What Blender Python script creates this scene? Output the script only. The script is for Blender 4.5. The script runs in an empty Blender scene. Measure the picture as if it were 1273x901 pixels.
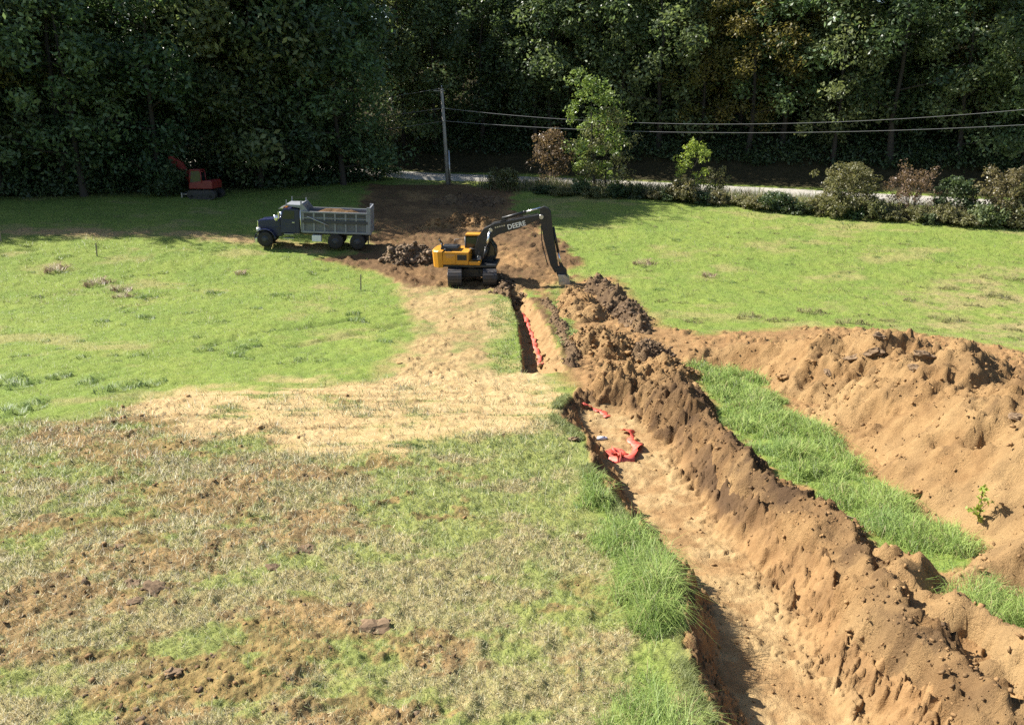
import bpy, bmesh, math, random
import numpy as np
from mathutils import Vector, Matrix, Euler
S = bpy.context.scene
C = S.collection
R = math.radians
rng = np.random.default_rng(11)
random.seed(5)

# ------------------------------------------------------------------ camera, sky, sun, exposure
FPX, TH, CAMZ = 1020.0, R(17.4), 10.4
cam = bpy.data.cameras.new('camera')
cam.sensor_width = 36.0
cam.lens = 36.0 * FPX / 1273.0
cam.clip_start = 0.2
cam.clip_end = 3000
co = bpy.data.objects.new('camera', cam)
C.objects.link(co)
co.location = (0, 0, CAMZ)
co.rotation_euler = (R(90) - TH, 0, 0)
S.camera = co
SUN_EL, SUN_AZ = R(41), R(-68)          # azimuth measured from +Y towards +X
sunv = Vector((math.sin(SUN_AZ) * math.cos(SUN_EL), math.cos(SUN_AZ) * math.cos(SUN_EL), math.sin(SUN_EL)))
sl = bpy.data.lights.new('sun', 'SUN')
sl.energy = 5.0
sl.angle = R(0.55)
sl.color = (1.0, 0.95, 0.86)
so = bpy.data.objects.new('sun', sl)
C.objects.link(so)
so.rotation_euler = (-sunv).to_track_quat('-Z', 'Y').to_euler()
so.location = (-30, 30, 60)
W = bpy.data.worlds.new('World')
S.world = W
W.use_nodes = True
wn = W.node_tree
sky = wn.nodes.new('ShaderNodeTexSky')
sky.sky_type = 'NISHITA'
sky.sun_disc = False
sky.sun_elevation = SUN_EL
sky.sun_rotation = SUN_AZ
bgn = wn.nodes['Background']
bgn.inputs['Strength'].default_value = 0.07
wn.links.new(sky.outputs['Color'], bgn.inputs['Color'])
S.view_settings.view_transform = 'Standard'
S.view_settings.look = 'None'
S.view_settings.exposure = 1.35
S.view_settings.gamma = 1
S.render.engine = 'CYCLES'
S.cycles.use_denoising = False
S.cycles.max_bounces = 6
S.cycles.transparent_max_bounces = 6

# ------------------------------------------------------------------ noise
def _h(ix, iy, s):
    n = (ix.astype(np.int64) * 374761393 + iy.astype(np.int64) * 668265263 + s * 974711) & 0xffffffff
    n = ((n ^ (n >> 13)) * 1274126177) & 0xffffffff
    n = (n ^ (n >> 16)) & 0xffff
    return n.astype(np.float32) / 65535.0
def vn(x, y, s=0):
    ix = np.floor(x); iy = np.floor(y)
    fx = (x - ix); fy = (y - iy)
    fx = fx * fx * (3 - 2 * fx); fy = fy * fy * (3 - 2 * fy)
    a = _h(ix, iy, s); b = _h(ix + 1, iy, s); c = _h(ix, iy + 1, s); d = _h(ix + 1, iy + 1, s)
    return (a * (1 - fx) + b * fx) * (1 - fy) + (c * (1 - fx) + d * fx) * fy
def fbm(x, y, s=0, o=4, g=0.5):                     # about -1..1
    r = 0; a = 1; t = 0
    for k in range(o):
        r = r + a * (vn(x, y, s + k * 17) * 2 - 1); t += a
        x = x * 2.03 + 11.3; y = y * 2.03 - 7.7; a *= g
    return r / t
def cells(x, y, s=0):                               # cellular noise: nearest distance, gap to the next, two random numbers per cell
    ix = np.floor(x); iy = np.floor(y)
    f1 = np.full(x.shape, 9., np.float32); f2 = f1.copy(); a = np.zeros(x.shape, np.float32); b = a.copy()
    for dx in (-1, 0, 1):
        for dy in (-1, 0, 1):
            cx, cy = ix + dx, iy + dy
            d = np.hypot(cx + _h(cx, cy, s) - x, cy + _h(cx, cy, s + 1) - y)
            n = d < f1
            f2 = np.where(n, f1, np.minimum(f2, d)); a = np.where(n, _h(cx, cy, s + 2), a); b = np.where(n, _h(cx, cy, s + 3), b); f1 = np.where(n, d, f1)
    return f1, f2 - f1, a, b
def ss(a, b, x):
    t = np.clip((x - a) / (b - a), 0, 1)
    return t * t * (3 - 2 * t)

# ------------------------------------------------------------------ lie of the land
Ys = np.array([-300, -30, 0, 9, 20, 28, 38, 48, 57, 70, 80, 100, 900.])
Zs = np.array([14, 5.5, 3.6, 2.5, 1.4, .8, .25, 0, .7, 1.7, 2.5, 3.4, 6])
_yy = np.arange(-200, 500, .5)
_zz = np.interp(_yy, Ys, Zs)
_k = np.hanning(17); _k /= _k.sum()
_zz[20:-20] = np.convolve(_zz, _k, 'same')[20:-20]
def base(X, Y):
    return np.interp(Y, _yy, _zz) + .045 * np.clip(-X - 9, 0, 60) * np.clip((Y - 42) / 12, 0, 1)
RX = np.array([-160, -60, -13.7, 0.3, 10, 20.5, 40.7, 60, 160.])
RY = np.array([106, 97, 91.6, 88.4, 85.0, 80.9, 74.4, 68.5, 40.])
def roadY(X):
    return np.interp(X, RX, RY)
def beyond(X, Y):                                   # metres past the road's centre line
    return (Y - roadY(X)) * 0.95
def hill(X, Y):
    q = beyond(X, Y) - 4.0
    q = np.where(q > -6, np.log1p(np.exp(np.clip(q / 1.5, -20, 40))) * 1.5, 0)
    return 32 * (1 - np.exp(-q * 0.52 / 32))
def land(X, Y):
    return base(X, Y) + hill(X, Y)
def at(px, py, h=0.0):                              # photograph pixel -> place on the land (plus h)
    dx = (px - 636.5) / FPX; dy = (450.5 - py) / FPX
    d = np.array([dx, math.cos(TH) + dy * math.sin(TH), -math.sin(TH) + dy * math.cos(TH)])
    t = np.arange(6, 160, .02)
    P = d[None] * t[:, None]
    i = np.argmax(P[:, 2] + CAMZ - base(P[:, 0], P[:, 1]) - h < 0)
    return float(P[i, 0]), float(P[i, 1])
def pl(pts, h=0.0):
    return np.array([at(p[0], p[1], p[2] if len(p) > 2 else h) for p in pts])
def fun_of_y(pts, h=0.0):
    a = pl(pts, h); a = a[np.argsort(a[:, 1])]
    return lambda Y: np.interp(Y, a[:, 1], a[:, 0])
def sd(X, Y, poly):                                 # signed distance, positive inside
    d2 = np.full(X.shape, 1e12); ins = np.zeros(X.shape, bool)
    n = len(poly)
    for i in range(n):
        ax, ay = poly[i]; bx, by = poly[(i + 1) % n]
        ex, ey = bx - ax, by - ay
        t = np.clip(((X - ax) * ex + (Y - ay) * ey) / (ex * ex + ey * ey + 1e-9), 0, 1)
        d2 = np.minimum(d2, (X - ax - t * ex) ** 2 + (Y - ay - t * ey) ** 2)
        c = ((ay > Y) != (by > Y))
        ins ^= c & (X < ex * (Y - ay) / (ey if abs(ey) > 1e-9 else 1e-9) + ax)
    return np.where(ins, 1, -1) * np.sqrt(d2)

# trench outlines (all run away from the camera, so they are functions of Y)
n_rimL = fun_of_y([(716, 478), (697, 503), (688, 518), (722, 545), (738, 600), (769, 635), (799, 674), (836, 724), (852, 775), (846, 812), (862, 858), (886, 901), (900, 1000)])
n_floL = fun_of_y([(726, 498, -.3), (722, 525, -.6), (742, 552, -.8), (774, 605, -.9), (804, 664, -.9), (844, 709, -.9), (886, 759, -.9), (893, 838, -.9), (928, 898, -.9), (975, 1000, -.9)])
n_floR = fun_of_y([(760, 500, -.3), (812, 535, -.7), (836, 565, -.8), (859, 605, -.9), (889, 650, -.9), (918, 679, -.9), (958, 724, -.9), (998, 774, -.9), (1023, 838, -.9), (1073, 878, -.9), (1150, 1000, -.9)])
f_rimL = fun_of_y([(623, 340), (629, 357), (643, 400), (648, 440), (649, 464)])
f_rimR = fun_of_y([(640, 340), (655, 363), (687, 412), (703, 450), (706, 464)])
Y_NEAR = at(716, 483)[1]; Y_F0 = at(650, 462)[1]; Y_F1 = at(632, 362)[1]

def cut(X, Y, fine=True):                           # depth dug below the land (negative)
    n1 = fbm(X * .9, Y * .9, 3, 4) * .22 if fine else 0
    n2 = fbm(X * 2.6, Y * 2.6, 9, 4) * .16 if fine else 0
    D = .9 - .25 * ss(18, 27, Y) - .25 * ss(24, Y_NEAR, Y)
    rl = n_rimL(Y) + n2 * .9; fl = n_floL(Y) + n1 * .35
    fl = np.maximum(fl, rl + .08)
    fr = np.maximum(n_floR(Y) + n1, fl + .35); rr = fr + .75 + n2
    t = np.clip((X - rl) / (fl - rl), 0, 1); u = np.clip((rr - X) / (rr - fr), 0, 1)
    z = -D * np.minimum(ss(0, 1, t) * .5 + t * .5, u) * (1 - ss(Y_NEAR - 1.6, Y_NEAR + .4, Y))
    rl = f_rimL(Y) + n2 * .5; w = f_rimR(Y) - f_rimL(Y)
    t = np.clip((X - rl) / .15, 0, 1); u = np.clip((rl + w + n2 - X) / np.maximum(w - .6, .2), 0, 1)
    z = z - .8 * np.minimum(t, u) * ss(Y_F0 - .1, Y_F0 + .25, Y) * (1 - ss(Y_F1 - 1.2, Y_F1 + 1.4, Y))
    return z

P_SAND = pl([(195, 502), (260, 488), (340, 480), (450, 477), (560, 466), (655, 466), (704, 474), (716, 486), (712, 500), (690, 522), (610, 530), (540, 540), (490, 556), (430, 556), (350, 545), (270, 540), (215, 520)])
P_ROAD = pl([(468, 480), (505, 445), (525, 405), (512, 375), (488, 350), (470, 335), (460, 316), (560, 350), (600, 362), (622, 372), (618, 420), (612, 474)])
P_LANE = pl([(-80, 283), (60, 285), (180, 288), (325, 297), (400, 306), (400, 314), (320, 305), (180, 295), (60, 292), (-80, 291)])
P_EARTH = pl([(400, 322), (455, 318), (466, 290), (455, 262), (440, 245), (470, 232), (560, 228), (640, 236), (640, 262), (668, 272), (690, 300), (716, 322), (724, 342), (700, 352), (690, 360), (716, 420), (716, 470), (700, 470), (700, 450), (670, 390), (655, 362), (622, 362), (560, 360), (500, 356), (468, 340)])
P_LAWN = pl([(-300, 560), (-50, 535), (60, 525), (180, 505), (480, 474), (650, 466), (712, 480), (720, 550), (740, 610), (800, 680), (850, 780), (845, 830), (885, 905), (900, 1100), (-300, 1100)])
P_STRIP = pl([(838, 460), (868, 482), (905, 545), (940, 575), (1000, 612), (1062, 655), (1098, 690), (1170, 718), (1160, 745), (1273, 805), (1400, 860), (1400, 790), (1273, 735), (1176, 724), (1236, 684), (1120, 622), (1085, 592), (1088, 572), (985, 520), (945, 466), (885, 456)])
P_TALL = pl([(722, 592), (748, 600), (773, 640), (802, 682), (838, 724), (860, 778), (836, 795), (836, 845), (842, 905), (840, 940), (752, 940), (766, 860), (792, 800), (778, 740), (752, 690), (734, 640)])
P_RIM2 = pl([(610, 372), (628, 366), (645, 400), (648, 462), (612, 468), (606, 420)])
P_PILES = pl([(700, 352), (760, 345), (815, 405), (870, 415), (1000, 408), (1130, 415), (1500, 470), (1500, 905), (1100, 905), (900, 600), (700, 470)])
P_PATCH2 = pl([(690, 362), (706, 380), (720, 415), (712, 440), (700, 432), (684, 395)])
P_GRN = [pl([(450, 542), (690, 532), (745, 620), (735, 760), (640, 790), (580, 700), (470, 640)]), pl([(-80, 560), (110, 585), (150, 660), (-80, 700)]), pl([(240, 800), (420, 790), (560, 880), (300, 890)])]
P_BRN = [pl([(60, 715), (200, 690), (330, 700), (430, 790), (300, 830), (60, 850)]), pl([(240, 565), (480, 560), (520, 690), (330, 650), (260, 610)]), pl([(60, 520), (200, 515), (240, 560), (80, 580)])]
TRACKS = [pl([(512, 400), (470, 408), (420, 418), (360, 428)]), pl([(508, 388), (440, 398), (390, 405), (320, 412), (250, 432)])]
def near_line(X, Y, q):
    d = np.full(X.shape, 1e9)
    for (ax, ay), (bx, by) in zip(q[:-1], q[1:]):
        ex, ey = bx - ax, by - ay; t = np.clip(((X - ax) * ex + (Y - ay) * ey) / (ex * ex + ey * ey), 0, 1)
        d = np.minimum(d, np.hypot(X - ax - t * ex, Y - ay - t * ey))
    return d
P_BROWN = pl([(1150, 350), (1200, 335), (1300, 330), (1400, 420), (1300, 430), (1230, 425), (1120, 400)])

def masks(X, Y):
    w1 = fbm(X * .35, Y * .35, 21, 4); w2 = fbm(X * 1.3, Y * 1.3, 22, 5); w3 = fbm(X * .12, Y * .12, 23, 3)
    sc = np.clip(Y / 25, .5, 3)
    sand = ss(-.8, .5, sd(X, Y, P_SAND) * .8 / sc + w1 * 1.3 + w2 * .9)
    lawn = ss(-1.2, 1.2, sd(X, Y, P_LAWN) + w1 * 2.0)
    road = ss(-.8, .8, np.maximum(sd(X, Y, P_ROAD), sd(X, Y, P_LANE)) + w1 * .7 + w2 * .6)
    earth = ss(-.6, .5, sd(X, Y, P_EARTH) + w1 * 1.5 + w2)
    strip = ss(-.1, .25, sd(X, Y, P_STRIP) + w2 * .7 - .08)
    tall = ss(-.1, .2, sd(X, Y, P_TALL) + w2 * .3)
    rim2 = ss(-.3, .4, sd(X, Y, P_RIM2) + w2 * .5)
    patch = ss(-.3, .3, sd(X, Y, P_PATCH2) + w2 * .5)
    brown = ss(-2.5, 1.5, sd(X, Y, P_BROWN) + w1 * 4)
    rut = np.maximum.reduce([np.exp(-(near_line(X, Y, q) / .28) ** 2) for q in TRACKS]) * ss(-.5, .1, w2)
    c = cut(X, Y)
    tr = ss(.01, .08, -c)
    right = ss(0, .3, np.where(Y < Y_NEAR + 1, X - n_rimL(Y), -1))
    piles = ss(-.8, .4, sd(X, Y, P_PILES) + w2 * .5)
    # thin worn turf: straw, green and bare earth in blotches
    w4 = fbm(X * 4.5, Y * 4.5, 24, 4)
    bg = ss(-1.2, .8, np.maximum.reduce([sd(X, Y, q) for q in P_GRN]) + w1); bb = ss(-1.2, .8, np.maximum.reduce([sd(X, Y, q) for q in P_BRN]) + w1)
    pa = fbm(X * .7 + 9, Y * 1.0, 35, 5, .6); pb = fbm(X * .6 - 4, Y * 1.0, 31, 5, .62)
    bare = ss(.06, .26, pb + .35 * w4 + .22 * bb - .22 * bg) * lawn * ss(-.5, 1.6, n_rimL(Y) - .9 - X)
    grn = ss(.0, .25, pa + .2 * w4 + .24 * bg - .12 * bb) * lawn
    straw = lawn * (1 - .62 * grn) * (.95 + .4 * w4)
    straw = np.clip(straw + road * (.9 + .5 * w2), 0, 1)
    dirt = np.maximum.reduce([bare * .74, earth, road * ss(-.5, .4, w2 + .3 * w1 + .12) * .6, tr, piles, right * (Y > 0)])
    dirt = dirt * (1 - strip) * (1 - tall) * (1 - rim2 * .85) * (1 - patch * .8)
    dirt = np.where(tr > .5, np.maximum(dirt, tr), dirt)
    sand = sand * (1 - tr) * ss(-.38, .2, w2 * .5 + .8 * fbm(X * .4, Y * 3.0, 36, 5, .6) + .3 * w1 + .12) * .92
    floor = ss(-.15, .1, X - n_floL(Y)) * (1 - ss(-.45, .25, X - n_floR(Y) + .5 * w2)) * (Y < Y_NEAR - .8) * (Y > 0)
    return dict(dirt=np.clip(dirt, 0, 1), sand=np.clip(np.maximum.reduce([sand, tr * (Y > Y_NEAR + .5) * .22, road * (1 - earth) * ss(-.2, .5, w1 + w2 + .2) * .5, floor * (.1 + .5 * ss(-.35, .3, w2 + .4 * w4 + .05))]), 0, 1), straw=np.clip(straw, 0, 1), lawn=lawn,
                strip=strip, tall=tall, floor=floor, rut=rut, brown=brown, tr=tr, earth=earth, road=road, w1=w1, w2=w2, w3=w3,
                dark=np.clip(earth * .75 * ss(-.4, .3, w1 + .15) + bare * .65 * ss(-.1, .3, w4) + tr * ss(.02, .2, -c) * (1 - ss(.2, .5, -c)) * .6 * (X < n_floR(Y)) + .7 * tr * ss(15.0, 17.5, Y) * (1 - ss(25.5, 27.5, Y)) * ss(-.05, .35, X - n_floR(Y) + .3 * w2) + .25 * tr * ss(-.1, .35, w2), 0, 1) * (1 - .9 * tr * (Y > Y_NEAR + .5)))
def clod_relief(X, Y, w, s):                        # broken lumps with cracks between them
    wx = X + .12 * fbm(X * 3, Y * 3, s, 2); wy = Y + .12 * fbm(X * 3, Y * 3, s + 1, 2)
    f1, e1, a1, b1 = cells(wx * 3.2, wy * 3.2, s + 2); f2, e2, a2, b2 = cells(wx * 7.5, wy * 7.5, s + 7)
    return w * (.16 * a1 ** 2.2 * ss(.0, .16, e1) + .085 * a2 ** 1.6 * ss(0, .16, e2))
def rough(X, Y, m):
    d = np.clip(m['dirt'] + m['sand'] * .6, 0, 1)
    z = .12 * fbm(X * .12, Y * .12, 40, 2) * ss(8, 30, Y)
    z = z + .04 * fbm(X * .8, Y * .8, 41, 3) + d * (.05 * fbm(X * 2.2, Y * 2.2, 42, 4) + .035 * np.abs(fbm(X * 6, Y * 6, 43, 4)))
    z = z + m['earth'] * .22 * fbm(X * .5, Y * .9, 44, 4) + (m['road']) * .05 * fbm(X * 1.2, Y * .4, 45, 3)
    lw = m['lawn'] * (1 - m['sand'])
    z = z + lw * (.075 * fbm(X * 1.9, Y * 1.9, 47, 4) + .085 * fbm(X * 5.5, Y * 5.5, 48, 4, .6)) + clod_relief(X, Y, m['dirt'] * ss(-.1, .4, m['w2'] + .15) * (Y < 75) * (1 - .5 * m['lawn'] * (1 - m['tr'])) * (1 - .7 * m['floor']), 53) + m['earth'] * .12 * fbm(X * 1.8, Y * 1.8, 49, 4) + m['sand'] * .03 * fbm(X * 1.2, Y * 4, 52, 3)
    wl = m['tr'] * (1 - m['floor']) * (Y < Y_NEAR + 1)
    z = z + wl * (.20 * fbm(Y * 2.2, X * .9, 54, 4) + .10 * np.abs(fbm(X * 3.5, Y * 3.5, 55, 4)) - .03) + clod_relief(X, Y, wl * 1.3, 150) + m['floor'] * .07 * fbm(X * 1.6, Y * 1.6, 56, 4)
    z = z - .14 * m['rut']
    fld = (1 - d) * (1 - m['lawn'])
    z = z + fld * (.09 * np.abs(fbm(X * 1.1, Y * 1.1, 46, 3)) + .04 * fbm(X * 3, Y * 3, 51, 3))
    return z

# ------------------------------------------------------------------ mesh + material helpers
def mesh_np(name, V, F, mat, attrs=None, smooth=False, parent=None, loc=None, link=True):
    """V (N,3), F list of (M,k) index arrays"""
    me = bpy.data.meshes.new(name)
    V = np.ascontiguousarray(V, np.float32)
    F = [np.asarray(f, np.int32) for f in F if len(f)]
    idx = np.concatenate([f.ravel() for f in F])
    tot = np.concatenate([np.full(len(f), f.shape[1], np.int32) for f in F])
    st = np.concatenate([[0], np.cumsum(tot)[:-1]]).astype(np.int32)
    me.vertices.add(len(V)); me.vertices.foreach_set('co', V.ravel())
    me.loops.add(len(idx)); me.loops.foreach_set('vertex_index', idx)
    me.polygons.add(len(tot)); me.polygons.foreach_set('loop_start', st); me.polygons.foreach_set('loop_total', tot)
    if smooth:
        me.polygons.foreach_set('use_smooth', np.ones(len(tot), bool))
    for k, a in (attrs or {}).items():
        at_ = me.attributes.new(k, 'FLOAT_COLOR', 'POINT')
        a = np.asarray(a, np.float32)
        if a.shape[1] == 3:
            a = np.hstack([a, np.ones((len(a), 1), np.float32)])
        at_.data.foreach_set('color', np.ascontiguousarray(a).ravel())
    me.update(calc_edges=True)
    if mat:
        me.materials.append(mat)
    if not link:
        return me
    o = bpy.data.objects.new(name, me)
    C.objects.link(o)
    if parent:
        o.parent = parent
    if loc is not None:
        o.location = loc
    return o
def tag(o, label=None, cat=None, group=None, kind=None):
    for k, v in (('label', label), ('category', cat), ('group', group), ('kind', kind)):
        if v:
            o[k] = v
    return o
def empty(name, loc=(0, 0, 0), rz=0.0, label=None, cat=None, group=None):
    o = bpy.data.objects.new(name, None)
    o.empty_display_size = .3
    C.objects.link(o)
    o.location = loc
    o.rotation_euler = (0, 0, rz)
    return tag(o, label, cat, group)
def copy_tree(o, parent=None):
    c = o.copy(); C.objects.link(c)
    if parent:
        c.parent = parent
    for ch in list(o.children):
        copy_tree(ch, c)
    return c

class NT:
    def __init__(s, name):
        s.m = bpy.data.materials.new(name); s.m.use_nodes = True
        s.t = s.m.node_tree; s.b = s.t.nodes['Principled BSDF']; s.out = s.t.nodes['Material Output']
    def n(s, typ, **kw):
        x = s.t.nodes.new('ShaderNode' + typ)
        for k, v in kw.items():
            if k.startswith('i_'):
                x.inputs[k[2:].replace('_', ' ')].default_value = v
            else:
                setattr(x, k, v)
        return x
    def l(s, a, b):
        s.t.links.new(a, b)
    def mix(s, fac, a, b, mode='MIX'):
        x = s.n('Mix', data_type='RGBA', blend_type=mode)
        for sock, v in ((x.inputs[0], fac), (x.inputs[6], a), (x.inputs[7], b)):
            if isinstance(v, (int, float)):
                sock.default_value = v
            elif isinstance(v, (tuple, list)):
                sock.default_value = tuple(v) + ((1,) if len(v) == 3 else ())
            else:
                s.l(v, sock)
        return x.outputs[2]
    def noise(s, scale, det=4, rough=.6, vec=None, lo=.3, hi=.7):
        x = s.n('TexNoise', i_Scale=scale, i_Detail=det, i_Roughness=rough)
        if vec is not None:
            s.l(vec, x.inputs['Vector'])
        r = s.n('MapRange', interpolation_type='SMOOTHSTEP')
        r.inputs[1].default_value = lo; r.inputs[2].default_value = hi
        s.l(x.outputs[0], r.inputs[0])
        return r.outputs[0]
    def math(s, op, a, b=None):
        x = s.n('Math', operation=op)
        for i, v in enumerate((a, b)):
            if v is None:
                continue
            if isinstance(v, (int, float)):
                x.inputs[i].default_value = v
            else:
                s.l(v, x.inputs[i])
        return x.outputs[0]
    def bump(s, h, strength=.4, dist=.05):
        x = s.n('Bump', i_Strength=strength, i_Distance=dist)
        s.l(h, x.inputs['Height'])
        s.l(x.outputs[0], s.b.inputs['Normal'])
    def col(s, v):
        if isinstance(v, (tuple, list)):
            s.b.inputs['Base Color'].default_value = tuple(v) + (1,)
        else:
            s.l(v, s.b.inputs['Base Color'])

def paint(name, rgb, rough=.45, metal=0.0, dirt=(.16, .12, .08), amt=.35, scale=3.0):
    a = NT(name)
    tc = a.n('TexCoord').outputs['Object']
    n1 = a.noise(scale, 6, .7, tc, .42, .75); n2 = a.noise(scale * 9, 3, .6, tc, .35, .7)
    f = a.math('MULTIPLY', a.math('ADD', n1, a.math('MULTIPLY', n2, .3)), amt)
    a.col(a.mix(f, rgb, dirt))
    r = a.n('MapRange'); r.inputs[3].default_value = rough; r.inputs[4].default_value = min(1, rough + .35)
    a.l(n1, r.inputs[0]); a.l(r.outputs[0], a.b.inputs['Roughness'])
    a.b.inputs['Metallic'].default_value = metal
    return a.m
def leafmat(name, c1, c2, trans=.48, rough=.42, var=.35):
    a = NT(name)
    at_ = a.n('Attribute', attribute_name='col')
    oi = a.n('ObjectInfo')
    sep = a.n('SeparateColor'); a.l(at_.outputs['Color'], sep.inputs[0])
    c = a.mix(sep.outputs[0], c1, c2)
    hs = a.n('HueSaturation'); a.l(c, hs.inputs['Color'])
    h = a.n('MapRange'); h.inputs[3].default_value = .5 - .035; h.inputs[4].default_value = .5 + .025
    a.l(oi.outputs['Random'], h.inputs[0]); a.l(h.outputs[0], hs.inputs['Hue'])
    v = a.n('MapRange'); v.inputs[3].default_value = 1 - var; v.inputs[4].default_value = 1 + var
    a.l(sep.outputs[1], v.inputs[0]); a.l(v.outputs[0], hs.inputs['Value'])
    a.col(hs.outputs[0])
    a.b.inputs['Roughness'].default_value = rough
    tr = a.n('BsdfTranslucent'); a.l(a.mix(.5, hs.outputs[0], (1, 1, .35), 'MULTIPLY'), tr.inputs[0])
    ms = a.n('MixShader'); ms.inputs[0].default_value = trans
    a.l(a.b.outputs[0], ms.inputs[1]); a.l(tr.outputs[0], ms.inputs[2]); a.l(ms.outputs[0], a.out.inputs[0])
    return a.m
def blademat(name, trans=.35):
    a = NT(name)
    at_ = a.n('Attribute', attribute_name='col')
    a.col(at_.outputs['Color']); a.b.inputs['Roughness'].default_value = .55
    tr = a.n('BsdfTranslucent'); a.l(at_.outputs['Color'], tr.inputs[0])
    ge = a.n('NewGeometry'); vm = a.n('VectorMath', operation='MULTIPLY_ADD'); vm.inputs[1].default_value = (.55, .55, .55); vm.inputs[2].default_value = (0, 0, .7)
    a.l(ge.outputs['Normal'], vm.inputs[0]); vn_ = a.n('VectorMath', operation='NORMALIZE'); a.l(vm.outputs[0], vn_.inputs[0]); a.l(vn_.outputs[0], a.b.inputs['Normal'])
    ms = a.n('MixShader'); ms.inputs[0].default_value = trans
    a.l(a.b.outputs[0], ms.inputs[1]); a.l(tr.outputs[0], ms.inputs[2]); a.l(ms.outputs[0], a.out.inputs[0])
    return a.m

SOIL_A, SOIL_B, SOIL_D, SAND = (.335, .205, .092), (.225, .128, .055), (.088, .054, .030), (.45, .31, .15)
def ground_mat():
    a = NT('field_ground')
    tc = a.n('TexCoord').outputs['Object']
    m1 = a.n('SeparateColor'); q = a.n('Attribute', attribute_name='mask'); a.l(q.outputs['Color'], m1.inputs[0])
    m2 = a.n('SeparateColor'); q2 = a.n('Attribute', attribute_name='mask2'); a.l(q2.outputs['Color'], m2.inputs[0])
    nf = a.noise(14, 5, .7, tc, .3, .7); nm = a.noise(2.2, 5, .65, tc, .3, .7); nl = a.noise(.35, 4, .6, tc, .3, .7); nx = a.noise(45, 3, .7, tc, .3, .7)
    green = a.mix(nf, (.125, .18, .028), (.22, .275, .06))
    green = a.mix(a.math('MULTIPLY', nm, .5), green, (.24, .265, .072))
    green = a.mix(a.math('MULTIPLY', nl, .6), green, (.125, .19, .04))
    green = a.mix(a.math('MULTIPLY', m2.outputs[1], .75), green, (.30, .245, .11))
    straw = a.mix(nx, (.19, .145, .065), (.38, .315, .155))
    straw = a.mix(a.math('MULTIPLY', nm, .4), straw, (.20, .20, .075))
    soil = a.mix(nm, SOIL_B, SOIL_A)
    soil = a.mix(a.math('MULTIPLY', nf, .4), soil, (.20, .12, .06))
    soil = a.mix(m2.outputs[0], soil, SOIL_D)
    sand = a.mix(nm, (.40, .275, .125), (.52, .385, .195))
    sand = a.mix(a.math('MULTIPLY', nf, .3), sand, (.30, .2, .11))
    c = a.mix(m1.outputs[2], green, straw)
    c = a.mix(m1.outputs[0], c, soil)
    c = a.mix(m1.outputs[1], c, sand)
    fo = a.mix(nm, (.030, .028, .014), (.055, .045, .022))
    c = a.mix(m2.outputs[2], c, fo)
    a.col(c)
    a.b.inputs['Roughness'].default_value = .95
    a.b.inputs['Specular IOR Level'].default_value = .1
    a.bump(a.math('ADD', a.math('MULTIPLY', nf, .6), a.math('MULTIPLY', nx, .4)), .55, .05)
    return a.m
def soil_mat(name, A=SOIL_A, B=SOIL_B, D=SOIL_D, bs=.8, bd=.06):
    a = NT(name)
    tc = a.n('TexCoord').outputs['Object']
    q = a.n('SeparateColor'); qa = a.n('Attribute', attribute_name='mask'); a.l(qa.outputs['Color'], q.inputs[0])
    nf = a.noise(16, 6, .75, tc, .3, .7); nm = a.noise(2.5, 5, .65, tc, .32, .68); nx = a.noise(60, 3, .7, tc, .3, .7)
    c = a.mix(nm, B, A)
    c = a.mix(a.math('MULTIPLY', nf, .35), c, tuple(x * .62 for x in B))
    c = a.mix(a.math('MULTIPLY', nx, .25), c, tuple(min(1, x * 1.35) for x in A))
    c = a.mix(q.outputs[0], c, D)
    c = a.mix(a.math('MULTIPLY', q.outputs[1], .7), c, SAND)
    a.col(c); a.b.inputs['Roughness'].default_value = .95; a.b.inputs['Specular IOR Level'].default_value = .1
    n7 = a.noise(7, 4, .7, tc, .35, .65)
    a.bump(a.math('ADD', a.math('ADD', a.math('MULTIPLY', nf, .5), a.math('MULTIPLY', nx, .2)), a.math('MULTIPLY', n7, .25)), bs, bd)
    return a.m

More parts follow.
